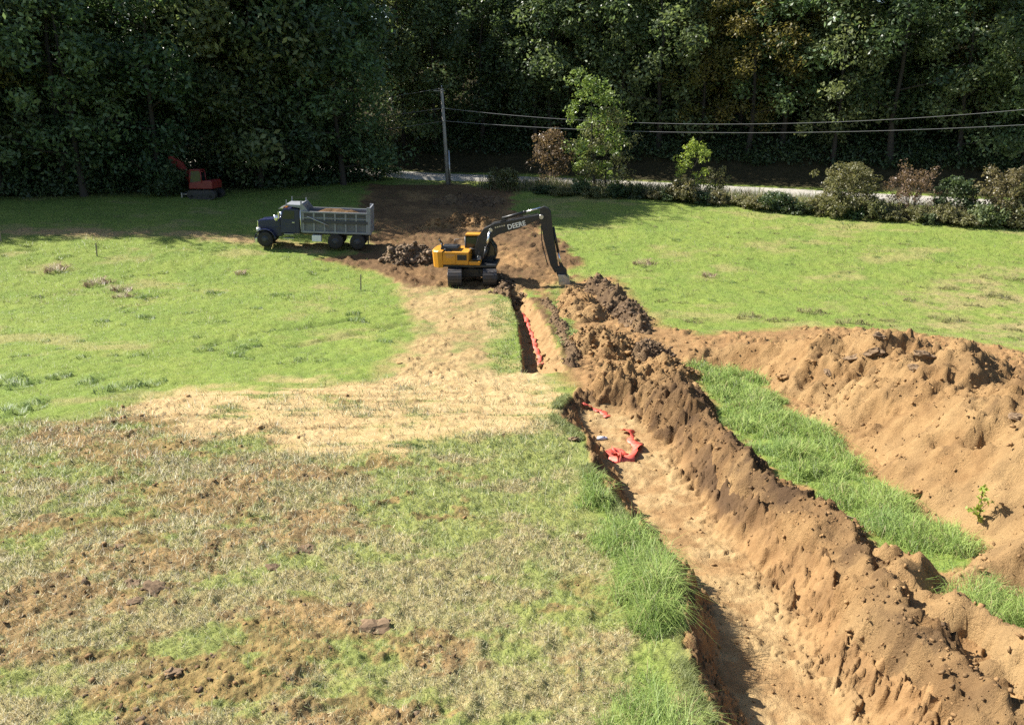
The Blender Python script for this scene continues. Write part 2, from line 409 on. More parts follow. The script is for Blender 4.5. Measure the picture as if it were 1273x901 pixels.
M = dict(
    soil_clod=soil_mat('soil_clods', (.33, .205, .095), (.23, .132, .06), (.095, .06, .034), .25, .015), dark_clod=soil_mat('dark_clods', (.22, .15, .09), (.14, .095, .06), (.09, .062, .042), .3, .02), rubble_clod=soil_mat('rubble_clods', (.30, .215, .14), (.17, .12, .08), (.07, .05, .035), .25, .02),
    soil=soil_mat('dug_soil'), topsoil=soil_mat('dark_topsoil', (.19, .125, .07), (.12, .078, .045), (.07, .046, .03)),
    rubble=soil_mat('brown_rubble', (.24, .165, .10), (.12, .085, .055), (.06, .045, .03)),
    blade=blademat('grass_blades'), straw=blademat('dry_stems', .2),
    leaf_green=leafmat('green_leaves', (.078, .128, .055), (.20, .255, .115)),
    leaf_dark=leafmat('dark_leaves', (.045, .080, .038), (.105, .15, .065)),
    leaf_gold=leafmat('golden_leaves', (.12, .135, .035), (.23, .215, .06)),
    leaf_rust=leafmat('rusty_leaves', (.15, .118, .07), (.23, .18, .10)),
    leaf_bright=leafmat('bright_leaves', (.14, .21, .05), (.27, .34, .10), .45),
    leaf_lime=leafmat('lime_leaves', (.22, .28, .05), (.38, .44, .10), .45),
    leaf_olive=leafmat('olive_leaves', (.13, .14, .06), (.24, .23, .11)),
    bark=paint('bark', (.038, .031, .025), .9, 0, (.03, .027, .022), .8, 5),
    pole=paint('weathered_pole', (.30, .28, .25), .85, 0, (.16, .14, .12), .6, 2),
    wire=paint('wire', (.20, .20, .205), .5, .3), metal=paint('bare_metal', (.45, .45, .46), .35, .9, amt=.25),
    chrome=paint('polished_rod', (.75, .76, .78), .18, 1.0, amt=.1), yellow=paint('machine_yellow', (.54, .235, .009), .42, 0, (.30, .17, .05), .4),
    black=paint('black_paint', (.012, .014, .017), .42, 0, (.05, .042, .034), .3), rubber=paint('tyre_rubber', (.018, .018, .019), .8, 0, (.07, .055, .04), .5),
    track=paint('track_steel', (.05, .05, .055), .6, .5, (.13, .10, .075), .55), glass=paint('dark_glass', (.018, .026, .028), .06, 0, (.05, .05, .05), .15),
    white=paint('white_print', (.8, .8, .78), .5, 0, amt=.15), navy=paint('navy_paint', (.010, .017, .065), .25, 0, (.06, .05, .05), .25),
    grey=paint('bed_grey', (.23, .245, .27), .55, .1, (.12, .10, .085), .45, 1.6), pgrey=paint('bed_panel', (.13, .14, .16), .6, .1, (.10, .085, .07), .5, 1.6), dgrey=paint('dark_grey_and_rail_shade', (.045, .05, .06), .55, .2, (.12, .1, .08), .4),  # dgrey: plain dark grey, also the shade painted along the bed sides
    red=paint('machine_red', (.19, .017, .016), .4, 0, (.2, .07, .05), .3), amber=paint('amber_lens', (.7, .25, .02), .2), lens=paint('lamp_lens', (.75, .75, .7), .1),
    tape=paint('orange_red_tape', (.66, .075, .045), .5, 0, (.60, .27, .19), .5, 4), wood=paint('grey_stake', (.30, .24, .17), .85, 0, (.12, .1, .08), .6, 6),
    stick=paint('pale_stick', (.52, .38, .23), .8, 0, (.3, .2, .1), .5, 6), blue=paint('pale_plastic', (.55, .62, .78), .3, 0, amt=.1),
    decal=paint('faded_print', (.42, .23, .10), .5, 0, amt=.2),
)

# ------------------------------------------------------------------ the ground: one sheet, fine where it is near
rows = np.concatenate([[-250, -120, -60, -30, -12, 0, 4], np.geomspace(6.5, 98, 800), [99.5, 101.5, 104, 107, 111, 116, 122, 130, 140, 155, 180, 240, 340, 500, 800]])
cols = np.concatenate([[-9, -5, -3, -2.2, -1.7, -1.4, -1.2, -1.08], np.linspace(-1, 1, 680), [1.08, 1.2, 1.4, 1.7, 2.2, 3, 5, 9]])
GY = np.repeat(rows[:, None], len(cols), 1)
GX = cols[None, :] * (0.62 * np.maximum(GY, 6) + 1.6) + .018 * 0
fine = (GY > 6) & (GY < 98.5) & (np.abs(cols)[None, :] <= 1.001)
mk = masks(GX.ravel(), GY.ravel())
GZ = land(GX, GY) + (cut(GX.ravel(), GY.ravel()) + rough(GX.ravel(), GY.ravel(), mk)).reshape(GX.shape) * fine
GZ = GZ + .5 * fbm(GX * .15, GY * .15, 50, 4) * ss(3, 9, beyond(GX, GY))
nr, nc = GX.shape
ii = np.arange(nr * nc).reshape(nr, nc)
Q = np.stack([ii[:-1, :-1], ii[:-1, 1:], ii[1:, 1:], ii[1:, :-1]], -1).reshape(-1, 4)
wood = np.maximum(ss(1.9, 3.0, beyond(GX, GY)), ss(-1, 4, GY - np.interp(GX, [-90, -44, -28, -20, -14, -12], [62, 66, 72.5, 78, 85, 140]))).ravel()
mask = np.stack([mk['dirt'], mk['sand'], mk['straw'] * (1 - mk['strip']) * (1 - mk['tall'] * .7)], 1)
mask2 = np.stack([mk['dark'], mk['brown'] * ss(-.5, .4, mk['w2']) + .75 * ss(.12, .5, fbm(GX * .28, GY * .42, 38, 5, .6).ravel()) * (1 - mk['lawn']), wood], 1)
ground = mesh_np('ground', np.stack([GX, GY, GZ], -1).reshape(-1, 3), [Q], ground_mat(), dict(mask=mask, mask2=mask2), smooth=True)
tag(ground, kind='structure')
def gz(X, Y):                                       # ground surface height anywhere in the fine part
    X = np.asarray(X, float); Y = np.asarray(Y, float)
    sh = X.shape; X = X.ravel(); Y = Y.ravel()
    r = np.clip(np.searchsorted(rows, Y) - 1, 0, nr - 2); fy = (Y - rows[r]) / (rows[r + 1] - rows[r])
    u = X / (0.62 * np.maximum(Y, 6) + 1.6)
    c = np.clip(np.searchsorted(cols, u) - 1, 0, nc - 2); fx = (u - cols[c]) / (cols[c + 1] - cols[c])
    z = (GZ[r, c] * (1 - fx) + GZ[r, c + 1] * fx) * (1 - fy) + (GZ[r + 1, c] * (1 - fx) + GZ[r + 1, c + 1] * fx) * fy
    return z.reshape(sh)
def gz1(x, y):
    return float(gz(np.array([x]), np.array([y]))[0])
def P3(px, py, h=0.0):
    x, y = at(px, py, h)
    return Vector((x, y, gz1(x, y)))

# the road: a sheet with a thickness, following the land
def ribbon_sheet(name, pts, half, mat, lift=.06, n=160):
    X = np.linspace(pts[0], pts[1], n); Y = roadY(X)
    k = np.hanning(13); k /= k.sum(); Yp = np.pad(Y, 6, 'edge')
    dY = np.gradient(np.convolve(Yp, k, 'valid'), X); Yc = np.convolve(Yp, k, 'valid')
    nx, ny = -dY / np.hypot(1, dY), 1 / np.hypot(1, dY)
    V = []; offs = [-half - .25, -half, -half * .5, 0, half * .5, half, half + .25]
    zc = base(X, Yc) + .22
    for s in offs:
        e = .45 if abs(s) > half else 0
        V.append(np.stack([X + nx * s, Yc + ny * s, zc + lift - .02 * (abs(s) / half) ** 2 - e], 1))
    V = np.concatenate(V); i = np.arange(len(offs) * n).reshape(len(offs), n)
    Fq = np.stack([i[:-1, :-1], i[:-1, 1:], i[1:, 1:], i[1:, :-1]], -1).reshape(-1, 4)
    return mesh_np(name, V, [Fq], mat, smooth=True)
am = NT('grey_road'); tc = am.n('TexCoord').outputs['Object']
am.col(am.mix(am.noise(.8, 5, .6, tc), (.28, .26, .225), (.40, .37, .32))); am.b.inputs['Roughness'].default_value = .9
am.bump(am.noise(40, 3, .6, tc), .3, .01)
road = tag(ribbon_sheet('road', (-120, 130), 2.1, am.m), kind='structure')

# ------------------------------------------------------------------ spoil heaps
ICO_V = None
def ico():
    global ICO_V, ICO_F
    bm = bmesh.new(); bmesh.ops.create_cube(bm, size=1.25)
    bmesh.ops.triangulate(bm, faces=bm.faces)
    ICO_V = np.array([v.co[:] for v in bm.verts]); ICO_F = np.array([[v.index for v in f.verts] for f in bm.faces]); bm.free()
ico()
def lumps(X, Y, Z, size, mat, name, parent=None, flat=.65, mask=None, seed=1):
    r = np.random.default_rng(seed); n = len(X)
    V = ICO_V[None] * (1 + r.uniform(-.5, .3, (n, len(ICO_V), 3)))
    V = V * (size[:, None, None] * r.uniform(.5, 1.4, (n, 1, 3))) * np.array([1, 1, flat])
    a = r.uniform(0, 6.28, n); ca, sa = np.cos(a)[:, None], np.sin(a)[:, None]
    b_ = r.uniform(-.9, .9, n); cb, sb = np.cos(b_)[:, None], np.sin(b_)[:, None]
    V = np.stack([V[..., 0] * cb - V[..., 2] * sb, V[..., 1], V[..., 0] * sb + V[..., 2] * cb], -1)
    x = V[..., 0] * ca - V[..., 1] * sa; y = V[..., 0] * sa + V[..., 1] * ca
    V = np.stack([x + X[:, None], y + Y[:, None], V[..., 2] + Z[:, None]], -1)
    F = ICO_F[None] + (np.arange(n) * len(ICO_V))[:, None, None]
    mm = np.repeat(mask if mask is not None else np.zeros((n, 3)), len(ICO_V), 0)
    return mesh_np(name, V.reshape(-1, 3), [F.reshape(-1, 3)], mat, dict(mask=mm), parent=parent)

def heap(name, label, crest, mat, step, slope=.68, dark=0.0, darkfn=None, sand=0.0, amp=1.0, clods=0, clod_size=(.03, .09), seed=0, group=None, cat='dirt pile', bite=None, rel=1.0):
    """a heap of loose earth along a crest line given as (px, py, height)"""
    w = [(*at(p[0], p[1], p[2]), p[2]) for p in crest]
    pts = []
    for a, b in zip(w[:-1], w[1:]):
        n = max(2, int(math.hypot(a[0] - b[0], a[1] - b[1]) / max(step * 4, .15)))
        for k in range(n):
            t = k / n; pts.append([a[i] * (1 - t) + b[i] * t for i in range(3)])
    pts.append(list(w[-1])); pts = np.array(pts)
    if len(w) == 1:
        pts = np.array([w[0]])
    mx = pts[:, 2].max() / slope * 1.25 + .4
    x0, x1, y0, y1 = pts[:, 0].min() - mx, pts[:, 0].max() + mx, pts[:, 1].min() - mx, pts[:, 1].max() + mx
    y0 = max(y0, 6.8)
    hx = np.arange(x0, x1, step); hy = np.arange(y0, y1, step)
    X, Y = np.meshgrid(hx, hy); sh = X.shape
    wx = X + .35 * fbm(X * .8, Y * .8, 60 + seed, 3) * amp; wy = Y + .35 * fbm(X * .8, Y * .8, 70 + seed, 3) * amp
    H = np.full(sh, -9.0, np.float32)
    for (a, b, h) in pts:
        hh = h * (1 + .16 * math.sin(a * 2.1 + b * 1.3 + seed))
        d = np.hypot(wx - a, wy - b)
        H = np.maximum(H, hh - slope * np.sqrt(d * d + (.22 * h) ** 2) + slope * .22 * h * .6)
    big = pts[:, 2].max()
    H = H + amp * (.20 * big * fbm(X * 1.1, Y * 1.1, 80 + seed, 4) + .22 * fbm(X * 2.5, Y * 2.5, 83 + seed, 4) * min(1, big) + .13 * np.abs(fbm(X * 5, Y * 5, 90 + seed, 5, .62)) - .02)
    H = H + amp * ss(.08, .3, H) * clod_relief(X, Y, (.35 + 1.1 * np.clip(.5 + 1.4 * fbm(X * .9, Y * .9, 160 + seed, 3), 0, 1)), 170 + seed * 11) * rel
    kx = X + .3 * fbm(X * 1.7, Y * 1.7, 190 + seed, 3); ky = Y + .3 * fbm(X * 1.7, Y * 1.7, 195 + seed, 3)
    _, ek, ak, bk_ = cells(kx * 1.45, ky * 1.45, 200 + seed * 7)
    H = H + amp * rel * ss(.12, .4, H) * (.26 * (ak - .45) * ss(0, .14, ek) - .05) * min(1, big)
    rills = .04 * amp * fbm(Y * 4.5 - X * .8, X * .8, 95 + seed, 4); H = H + rills * (H > .15)
    if bite is not None:
        H = bite(X, Y, H)
    H = np.where(H < .12, H - (0.12 - H) * .8, H)
    G = gz(X, Y); lim = -.06
    Z = G + np.maximum(H, lim - .08)
    keep = H > lim
    kq = keep[:-1, :-1] | keep[1:, :-1] | keep[:-1, 1:] | keep[1:, 1:]
    i = np.arange(X.size).reshape(sh)
    Fq = np.stack([i[:-1, :-1], i[:-1, 1:], i[1:, 1:], i[1:, :-1]], -1)[kq]
    used = np.zeros(X.size, bool); used[Fq.ravel()] = True; re = np.cumsum(used) - 1
    dk = np.clip(dark + .5 * fbm(X * .9, Y * .9, 100 + seed, 4), 0, 1) if darkfn is None else np.clip(darkfn(X, Y, H) + .35 * fbm(X * 1.5, Y * 1.5, 100 + seed, 4), 0, 1)
    _, _, ca, cb = cells(X * 3.2, Y * 3.2, 172 + seed * 11); dk = np.clip(dk + .5 * (cb - .4) * ss(.2, .7, ca) + .35 * (bk_ - .45), 0, 1)
    sn = np.clip(sand + (.12 * (1 - ss(.1, .5, H)) if bite is not None else 0) + .7 * fbm(X * .7 + 3, Y * .7, 110 + seed, 4), 0, 1) * (1 - dk)
    mask = np.stack([dk, sn, dk * 0], -1).reshape(-1, 3)
    V = np.stack([X, Y, Z], -1).reshape(-1, 3)
    o = mesh_np(name, V[used], [re[Fq]], mat, dict(mask=mask[used]), smooth=False)
    tag(o, label, cat, group)
    if clods:
        r = np.random.default_rng(seed + 500)
        ok = np.flatnonzero(((H > .02) & (r.random(sh) < 1)).ravel())
        pick = r.choice(ok, clods)
        sz = clod_size[0] + (clod_size[1] - clod_size[0]) * r.random(clods) ** 3.6
        cm = mask[pick].copy(); cm[:, 0] = np.clip(cm[:, 0] * .9 + r.uniform(-.3, .45, clods), 0, 1); cm[:, 1] = np.clip(cm[:, 1] * .4 - r.uniform(0, .4, clods), 0, 1)
        c = lumps(V[pick, 0] + r.normal(0, step, clods), V[pick, 1] + r.normal(0, step, clods), V[pick, 2] + sz * .02, sz, {'dug_soil': M['soil_clod'], 'dark_topsoil': M['dark_clod'], 'brown_rubble': M['rubble_clod']}[mat.name], 'clods', o, mask=cm, seed=seed)
        c['kind'] = 'stuff'
    def top(x, y):
        fx = np.clip((x - x0) / step, 0, sh[1] - 1.01); fy = np.clip((y - y0) / step, 0, sh[0] - 1.01)
        return float(Z[int(fy), int(fx)])
    return o, top

def off_strip(X, Y, H):                             # the heaps stop at the edge of the grass left standing between them
    d = -sd(X, Y, P_STRIP) + .25 * fbm(X * 1.8, Y * 1.8, 130, 4)
    return np.minimum(H, .95 * d + .05)
BCREST = [(760, 468, .5), (800, 462, .6), (850, 474, .75), (876, 505, .7), (908, 545, .6), (952, 590, .6), (1006, 640, .65), (1036, 672, .72), (1070, 722, .8), (1104, 765, .8), (1162, 815, .8), (1230, 870, .8), (1310, 945, .8)]
b_crest = fun_of_y(BCREST[2:])
def dk_near(X, Y, H):                               # black topsoil lies on the far half and behind the crest, yellow subsoil on the trench side
    return .75 * ss(15.0, 17.5, Y) * (1 - ss(25.5, 27.5, Y)) * ss(-.05, .12, H) - .1 + .5 * ss(-.1, .5, X - b_crest(Y))
def off_both(X, Y, H):
    e = X - n_floR(Y) - .45 + .4 * fbm(X * 1.1, Y * 1.1, 132, 4)
    return np.where(Y < Y_NEAR - 4, np.minimum(off_strip(X, Y, H), .62 * e), off_strip(X, Y, H))
berm, berm_top = heap('dirt_berm', 'long low berm of brown clods along the right edge of the open trench',
     BCREST,
     M['soil'], .055, .74, darkfn=dk_near, sand=.1, amp=1.25, clods=3000, clod_size=(.012, .06), rel=1.25, seed=1, bite=off_both)
ridge, ridge_top = heap('dirt_ridge', 'tallest long spoil ridge of tan earth behind the strip of tall grass',
     [(812, 448, .5), (840, 438, .8), (885, 425, 1.25), (940, 418, 1.5), (1000, 415, 1.7), (1060, 416, 1.9), (1110, 420, 2.1), (1145, 430, 2.1), (1180, 442, 2.1), (1215, 462, 2.1), (1273, 506, 2.1), (1400, 600, 2.1), (1500, 700, 2.0)],
     M['soil'], .075, .66, darkfn=lambda X, Y, H: -.28 + .4 * ss(1.5, 2.1, H), sand=.2, amp=1.0, clods=5000, clod_size=(.012, .07), rel=1.0, seed=2, bite=off_strip)
heap('dirt_pile', 'brown earth heap behind the right end of the tan spoil ridge', [(1292, 456, .9), (1330, 446, 1.2), (1380, 446, 1.2)], M['soil'], .09, .9, dark=.4, seed=3, clods=400)
heap('dirt_pile', 'tan earth heap just right of the excavator bucket, nearest to it', [(713, 357, .85), (726, 372, .8), (738, 384, .55)], M['soil'], .09, .72, dark=-.3, sand=.3, seed=4, clods=350, clod_size=(.04, .14), amp=1.1)
heap('dirt_pile', 'dark crumbly earth bank beside the green field, farthest right of the small heaps', [(744, 347, .6), (762, 360, .7), (780, 376, .7), (797, 394, .6)], M['topsoil'], .09, .8, dark=.25, seed=5, clods=700, clod_size=(.05, .17), amp=1.4)
heap('dirt_pile', 'brown earth heap midway along the far trench, below the two heaps by the bucket', [(736, 412, .75), (747, 408, .85), (762, 420, .6), (776, 430, .4)], M['soil'], .08, .72, dark=.1, sand=.1, seed=6, clods=600, clod_size=(.04, .14), amp=1.3)
heap('dirt_pile', 'small dark topped earth heap where the tan ridge begins', [(800, 427, .55), (813, 420, .7), (824, 430, .4)], M['topsoil'], .08, .75, dark=.1, seed=7, clods=350, clod_size=(.04, .14), amp=1.3)
heap('dirt_pile', 'heap of loose tan earth at the head of the near trench', [(756, 456, .3), (790, 450, .45), (835, 455, .45)], M['soil'], .07, .5, dark=-.2, sand=.1, seed=8, clods=500, clod_size=(.03, .12), amp=1.2)
heap('rubble_pile', 'brown rubble pile between the dump truck and the yellow excavator', [(496, 312, .75), (514, 304, 1.1), (528, 309, .75)], M['rubble'], .1, .85, dark=.3, sand=.15, seed=9, clods=1300, clod_size=(.04, .24), amp=1.6, cat='rubble pile')
heap('dirt_pile', 'low crumbly spill of earth along the right lip of the far trench', [(678, 374, .18), (694, 400, .2), (706, 424, .2), (714, 446, .2)], M['topsoil'], .07, .55, dark=.0, seed=10, clods=450, clod_size=(.03, .11), amp=1.2)
heap('dirt_pile', 'low mound of dark earth in the tree shade below the utility pole', [(548, 246, .5), (580, 240, .7), (610, 244, .6)], M['topsoil'], .18, .5, dark=.3, seed=11, clods=250, clod_size=(.08, .25), amp=1.5)
heap('dirt_pile', 'churned brown earth mound just behind the yellow excavator', [(540, 276, .4), (572, 268, .6), (600, 272, .45)], M['soil'], .16, .5, dark=.25, seed=12, clods=300, clod_size=(.07, .22), amp=1.5)
heap('dirt_pile', 'low dark mound beside the right track of the yellow excavator', [(622, 346, .3), (632, 356, .4), (642, 362, .3)], M['topsoil'], .08, .5, dark=.3, seed=13, clods=300, clod_size=(.05, .16), amp=1.5)  # low mound in the darker soil tone, right of the track

# loose crumbs over the worn ground and the trench floor
def scatter(n, x0, x1, y0, y1, seed):
    r = np.random.default_rng(seed)
    Y = np.exp(r.uniform(math.log(y0), math.log(y1), n)); f = .62 * Y + 1.4
    return r.uniform(np.maximum(x0, -f), np.minimum(x1, f), n), Y, r
X, Y, r = scatter(26000, -30, 30, 8.6, 46, 77)
m = masks(X, Y); p = np.maximum(m['dirt'] * (1 - m['strip']), m['road'] * .5) * (1 - m['tall']) * (.25 + .75 * m['lawn'] + .5 * m['tr'])
k = r.random(len(X)) < p * .24
X, Y = X[k], Y[k]; m = {a: b[k] for a, b in m.items()}
sz = np.clip(Y / 14, 1, 2.4) * (.012 + .05 * r.random(len(X)) ** 4)
cr = lumps(X, Y, gz(X, Y) + sz * .2, sz, M['soil_clod'], 'soil_crumbs', mask=np.stack([np.clip(m['dark'] + r.uniform(-.1, .45, len(X)), 0, 1), m['sand'] * .6, m['dark'] * 0], 1), seed=4)
tag(cr, 'loose crumbs of earth over the worn ground', None, kind='stuff')

# ------------------------------------------------------------------ grass
def blades(name, X, Y, Z, h, w, col, mat, lean=.5, seed=0, wind=None, segs=2, parent=None):
    r = np.random.default_rng(seed); n = len(X)
    a = r.uniform(0, 6.283, n); la = r.uniform(0, 6.283, n) if wind is None else wind + r.normal(0, .9, n)
    L = h * lean * r.uniform(.3, 1.5, n)
    dx, dy = np.cos(a) * w / 2, np.sin(a) * w / 2
    lx, ly = np.cos(la) * L, np.sin(la) * L
    b = np.stack([X, Y, Z - .02], 1); dv = np.stack([dx, dy, dx * 0], 1)
    tip = b + np.stack([lx, ly, np.sqrt(np.maximum(h * h - L * L * .8, (h * .15) ** 2)) + .02], 1)
    if segs == 1:
        V = np.stack([b - dv, b + dv, tip], 1); k = 3
        Fs = [np.arange(n * 3).reshape(n, 3)]
    else:
        mid = b + np.stack([lx * .32, ly * .32, h * .62], 1)
        V = np.stack([b - dv, b + dv, mid + dv * .75, mid - dv * .75, tip], 1); k = 5
        o = (np.arange(n) * 5)[:, None]
        Fs = [o + np.array([[0, 1, 2, 3]]), o + np.array([[3, 2, 4]])]
    cc = np.repeat(np.clip(col, 0, 1), k, 0)
    return mesh_np(name, V.reshape(-1, 3), Fs, mat, dict(col=cc), parent=parent)
def lerp3(t, a, b):
    return np.asarray(a)[None] * (1 - t[:, None]) + np.asarray(b)[None] * t[:, None]
GRN1, GRN2, LUSH1, LUSH2, STR1, STR2 = (.17, .23, .045), (.33, .39, .12), (.13, .225, .038), (.38, .48, .13), (.25, .20, .09), (.50, .43, .22)
def keep(mask_, *a):
    return [x[mask_] if not isinstance(x, dict) else {p: q[mask_] for p, q in x.items()} for x in a]

# worn turf in the foreground: short green blades, flattened clippings
X, Y, r = scatter(230000, -30, 9, 7.6, 32, 201)
m = masks(X, Y)
pg = m['lawn'] * (1 - m['dirt'] * .9) * (1 - m['sand']) * (1 - m['tr']) * (1 - .85 * ss(.3, 1, m['straw'])) * (1 - m['tall'])
X, Y, m = keep(r.random(len(X)) < pg, X, Y, m)
n = len(X); t = np.clip(.5 + .8 * m['w2'] + r.normal(0, .25, n), 0, 1)
sc = np.clip(Y / 13, .8, 1.8)
tag(blades('short_grass', X, Y, gz(X, Y), (.04 + .07 * r.random(n)) * sc * (1 + 1.0 * ss(.05, .5, m['w2'])), .014 * sc, lerp3(t, (.13, .18, .045), (.31, .36, .12)), M['blade'], .9, 1, segs=1), kind='stuff')
X, Y, r = scatter(330000, -30, 9, 7.6, 32, 202)
m = masks(X, Y)
pg = m['lawn'] * (1 - m['sand'] * .9) * (1 - m['dirt'] * .78) * (1 - m['tr']) * (.05 + .95 * ss(.3, 1, m['straw'])) * (1 - m['tall'] * .8)
X, Y, m = keep(r.random(len(X)) < pg, X, Y, m)
n = len(X); t = r.random(n); sc = np.clip(Y / 13, .8, 1.8)
pk_ = r.random(n); cs = np.where((pk_ < .22)[:, None], lerp3(t, (.13, .15, .05), (.20, .21, .09)), lerp3(t, STR1, STR2)); cs = np.where((pk_ > .86)[:, None], lerp3(t, (.54, .48, .28), (.70, .63, .40)), cs); cs = np.where(((pk_ > .7) & (pk_ < .82))[:, None], lerp3(t, (.07, .055, .03), (.12, .095, .05)), cs)
tag(blades('dry_clippings', X, Y, gz(X, Y) + .01, (.06 + .12 * r.random(n) ** 2) * sc, .0115 * sc, cs, M['straw'], 1.05, 2, segs=1), kind='stuff')
# tall lush grass on the trench edge and between the heaps
def tall_grass(n, poly, hmin, hmax, seed, name, wind=None, wd=.011, c1=LUSH1, c2=LUSH2):
    r = np.random.default_rng(seed)
    x0, y0 = poly.min(0); x1, y1 = poly.max(0)
    X = r.uniform(x0, x1, n); Y = y0 + (y1 - y0) * r.random(n)
    e_ = sd(X, Y, poly) + .8 * fbm(X * 1.3, Y * 1.3, seed, 5, .6) - (.2 if poly is P_STRIP else .05) + r.normal(0, .06, n); cl0 = fbm(X * 2.4, Y * 2.4, seed + 3, 3)
    k = (e_ > 0) & (r.random(n) < .15 + 1.4 * np.clip(cl0 + .3, 0, 1)) & (Y > 7.5) & (np.abs(X) < .64 * Y + 1.5) & (cut(X, Y) > -.35)
    X, Y = X[k], Y[k]; cl = fbm(X * 1.6, Y * 1.6, seed + 5, 3); n = len(X)
    h = (hmin + (hmax - hmin) * np.clip(.45 + 1.2 * cl + r.normal(0, .2, n), 0, 1.25) * ss(-.1, .5, e_[k] + .15))
    t = np.clip(.45 + r.normal(0, .28, n) + .4 * cl, 0, 1)
    c = lerp3(t, c1, c2); dry = r.random(n) < .06; c[dry] = lerp3(r.random(dry.sum()), STR1, STR2)
    c = np.where((fbm(X * .9, Y * .9, seed + 9, 3) > .4)[:, None], c * np.array([.85, .92, 1.0]), c)
    return tag(blades(name, X, Y, gz(X, Y), h, wd * np.clip(Y / 13, .8, 2), c, M['blade'], .95, seed, wind), kind='stuff')
tall_grass(50000, P_TALL, .08, .85, 301, 'tall_grass')
tall_grass(80000, P_STRIP, .04, .55, 302, 'tall_grass')
tall_grass(9000, P_RIM2, .05, .15, 303, 'short_grass', wd=.014, c1=GRN1, c2=GRN2)
tall_grass(9000, P_PATCH2, .06, .2, 304, 'short_grass', wd=.014, c1=GRN1, c2=GRN2)
# turf hanging over the near trench's left edge
r = np.random.default_rng(310); Y = r.uniform(9, 27, 16000); X = n_rimL(Y) - np.abs(r.normal(0, .16, 16000)) + .05
k = vn(Y * .9, Y * 0, 6) > .35; X, Y = X[k], Y[k]; n = len(X)
tag(blades('edge_grass', X, Y, gz(X, Y), .06 + .16 * r.random(n), .010 * np.clip(Y / 13, .8, 2), lerp3(r.random(n), (.13, .16, .045), (.26, .29, .09)), M['blade'], 1.0, 311, wind=0.0), kind='stuff')
# the two meadows
X, Y, r = scatter(420000, -48, 48, 22, 84, 401)
m = masks(X, Y)
pg = (1 - m['lawn'] * .9) * (1 - m['dirt'] * .9) * (1 - m['sand']) * (1 - .6 * m['road']) * (1 - m['strip']) * (beyond(X, Y) < -3.6) * (.55 + .45 * ss(-.4, .4, m['w2']))
X, Y, m = keep(r.random(len(X)) < pg, X, Y, m)
n = len(X); t = np.clip(.5 + .7 * m['w2'] + r.normal(0, .22, n), 0, 1)
c = lerp3(t, (.125, .175, .028), (.275, .325, .082))
bl = ss(.05, .45, fbm(X * .35, Y * .5, 33, 5, .6))[:, None]; c = c * (1 - bl) + lerp3(t, (.085, .15, .03), (.165, .24, .06)) * bl
dry = r.random(n) < .09 + 1.1 * m['brown'] * ss(-.5, .4, m['w1'] + m['w2']) + .22 * ss(.05, .4, fbm(X * .3 + 40, Y * .5, 37, 4))
c[dry] = lerp3(r.random(dry.sum()), (.26, .22, .10), (.40, .33, .18))
c = c * (1 - .45 * m['rut'][:, None]) * (.82 + .36 * r.random(n))[:, None]
rim = ss(.25, .6, fbm(X * .6, Y * .9, 34, 4))
tag(blades('meadow_grass', X, Y, gz(X, Y), (.05 + .10 * r.random(n) ** 2) * (1 + 1.6 * rim) * np.clip(Y / 40, .7, 1.5), .022 * np.clip(Y / 40, .6, 1.8), c, M['blade'], .95, 402, segs=1), kind='stuff')

# clumps of coarse grass and dead weed standing in the meadows: each one a thing
def clump_mesh(name, n, rad, h, c1, c2, seed, wd=.02, mat='blade'):
    r = np.random.default_rng(seed); a = r.uniform(0, 6.283, n); d = rad * np.sqrt(r.random(n))
    X, Y = np.cos(a) * d * 1.3, np.sin(a) * d
    o = blades(name, X, Y, X * 0 - .02, h * r.uniform(.4, 1.15, n) * (1 - .5 * (d / rad) ** 2), np.full(n, wd), lerp3(r.random(n), c1, c2), M[mat], .8, seed)
    return o
def spread(proto, spots, label, cat, group, seed=0, s0=.8, s1=1.3, labels=None):
    r = random.Random(seed)
    for i, (px, py) in enumerate(spots):
        o = proto if i == 0 else copy_tree(proto)
        p = P3(px, py); o.location = p + Vector((0, 0, -.02)); o.rotation_euler = (0, 0, r.uniform(0, 6.28))
        k = r.uniform(s0, s1); o.scale = (k * r.uniform(.9, 1.4), k, k * r.uniform(.8, 1.1))
        tag(o, label if not labels else labels[i], cat, group)
spread(clump_mesh('dead_weed', 230, .6, .95, (.27, .20, .11), (.42, .33, .20), 501, .022, 'straw'),
       [(122, 352), (150, 360), (152, 368), (300, 340), (70, 335), (800, 330), (880, 345)],
       None, 'weed clump', 'dead weed clumps in the meadows', 1, .55, .95, labels=[
       'reddish brown dead weed clump in the left field, left of the pair below the stake', 'reddish brown dead weed clump in the left field, upper right of that pair',
       'small brown dead weed clump in the left field, lowest of the group below the stake', 'thin pinkish dead weed clump in the left field below the truck cab',
       'pale dead weed clump near the upper left corner of the left field',
       'tan dead weed clump in the right field nearest the excavator arm', 'brown dead weed clump in the middle of the right field'])
G1 = 'dark grass tufts in the left field'
L1 = 'dark green tuft of coarse grass in the sunny left field'
spread(clump_mesh('grass_tuft', 150, .42, .42, (.10, .17, .035), (.18, .26, .06), 502, .02), [(255, 436), (295, 440), (310, 430), (182, 397), (128, 400), (235, 390), (265, 366), (340, 410), (348, 368), (445, 400), (440, 392), (320, 385), (75, 338), (185, 370), (480, 425)], L1, 'grass tuft', G1, 2, .6, 1.1)
spread(clump_mesh('grass_tuft', 230, .55, .5, (.12, .19, .05), (.24, .32, .10), 503, .02), [(28, 480), (75, 470), (110, 478), (20, 512), (150, 486), (190, 480), (45, 505), (5, 475)], 'bushy tuft of grass along the lower left edge of the left field', 'grass tuft', 'bushy tufts along the worn ground', 3, .7, 1.1)
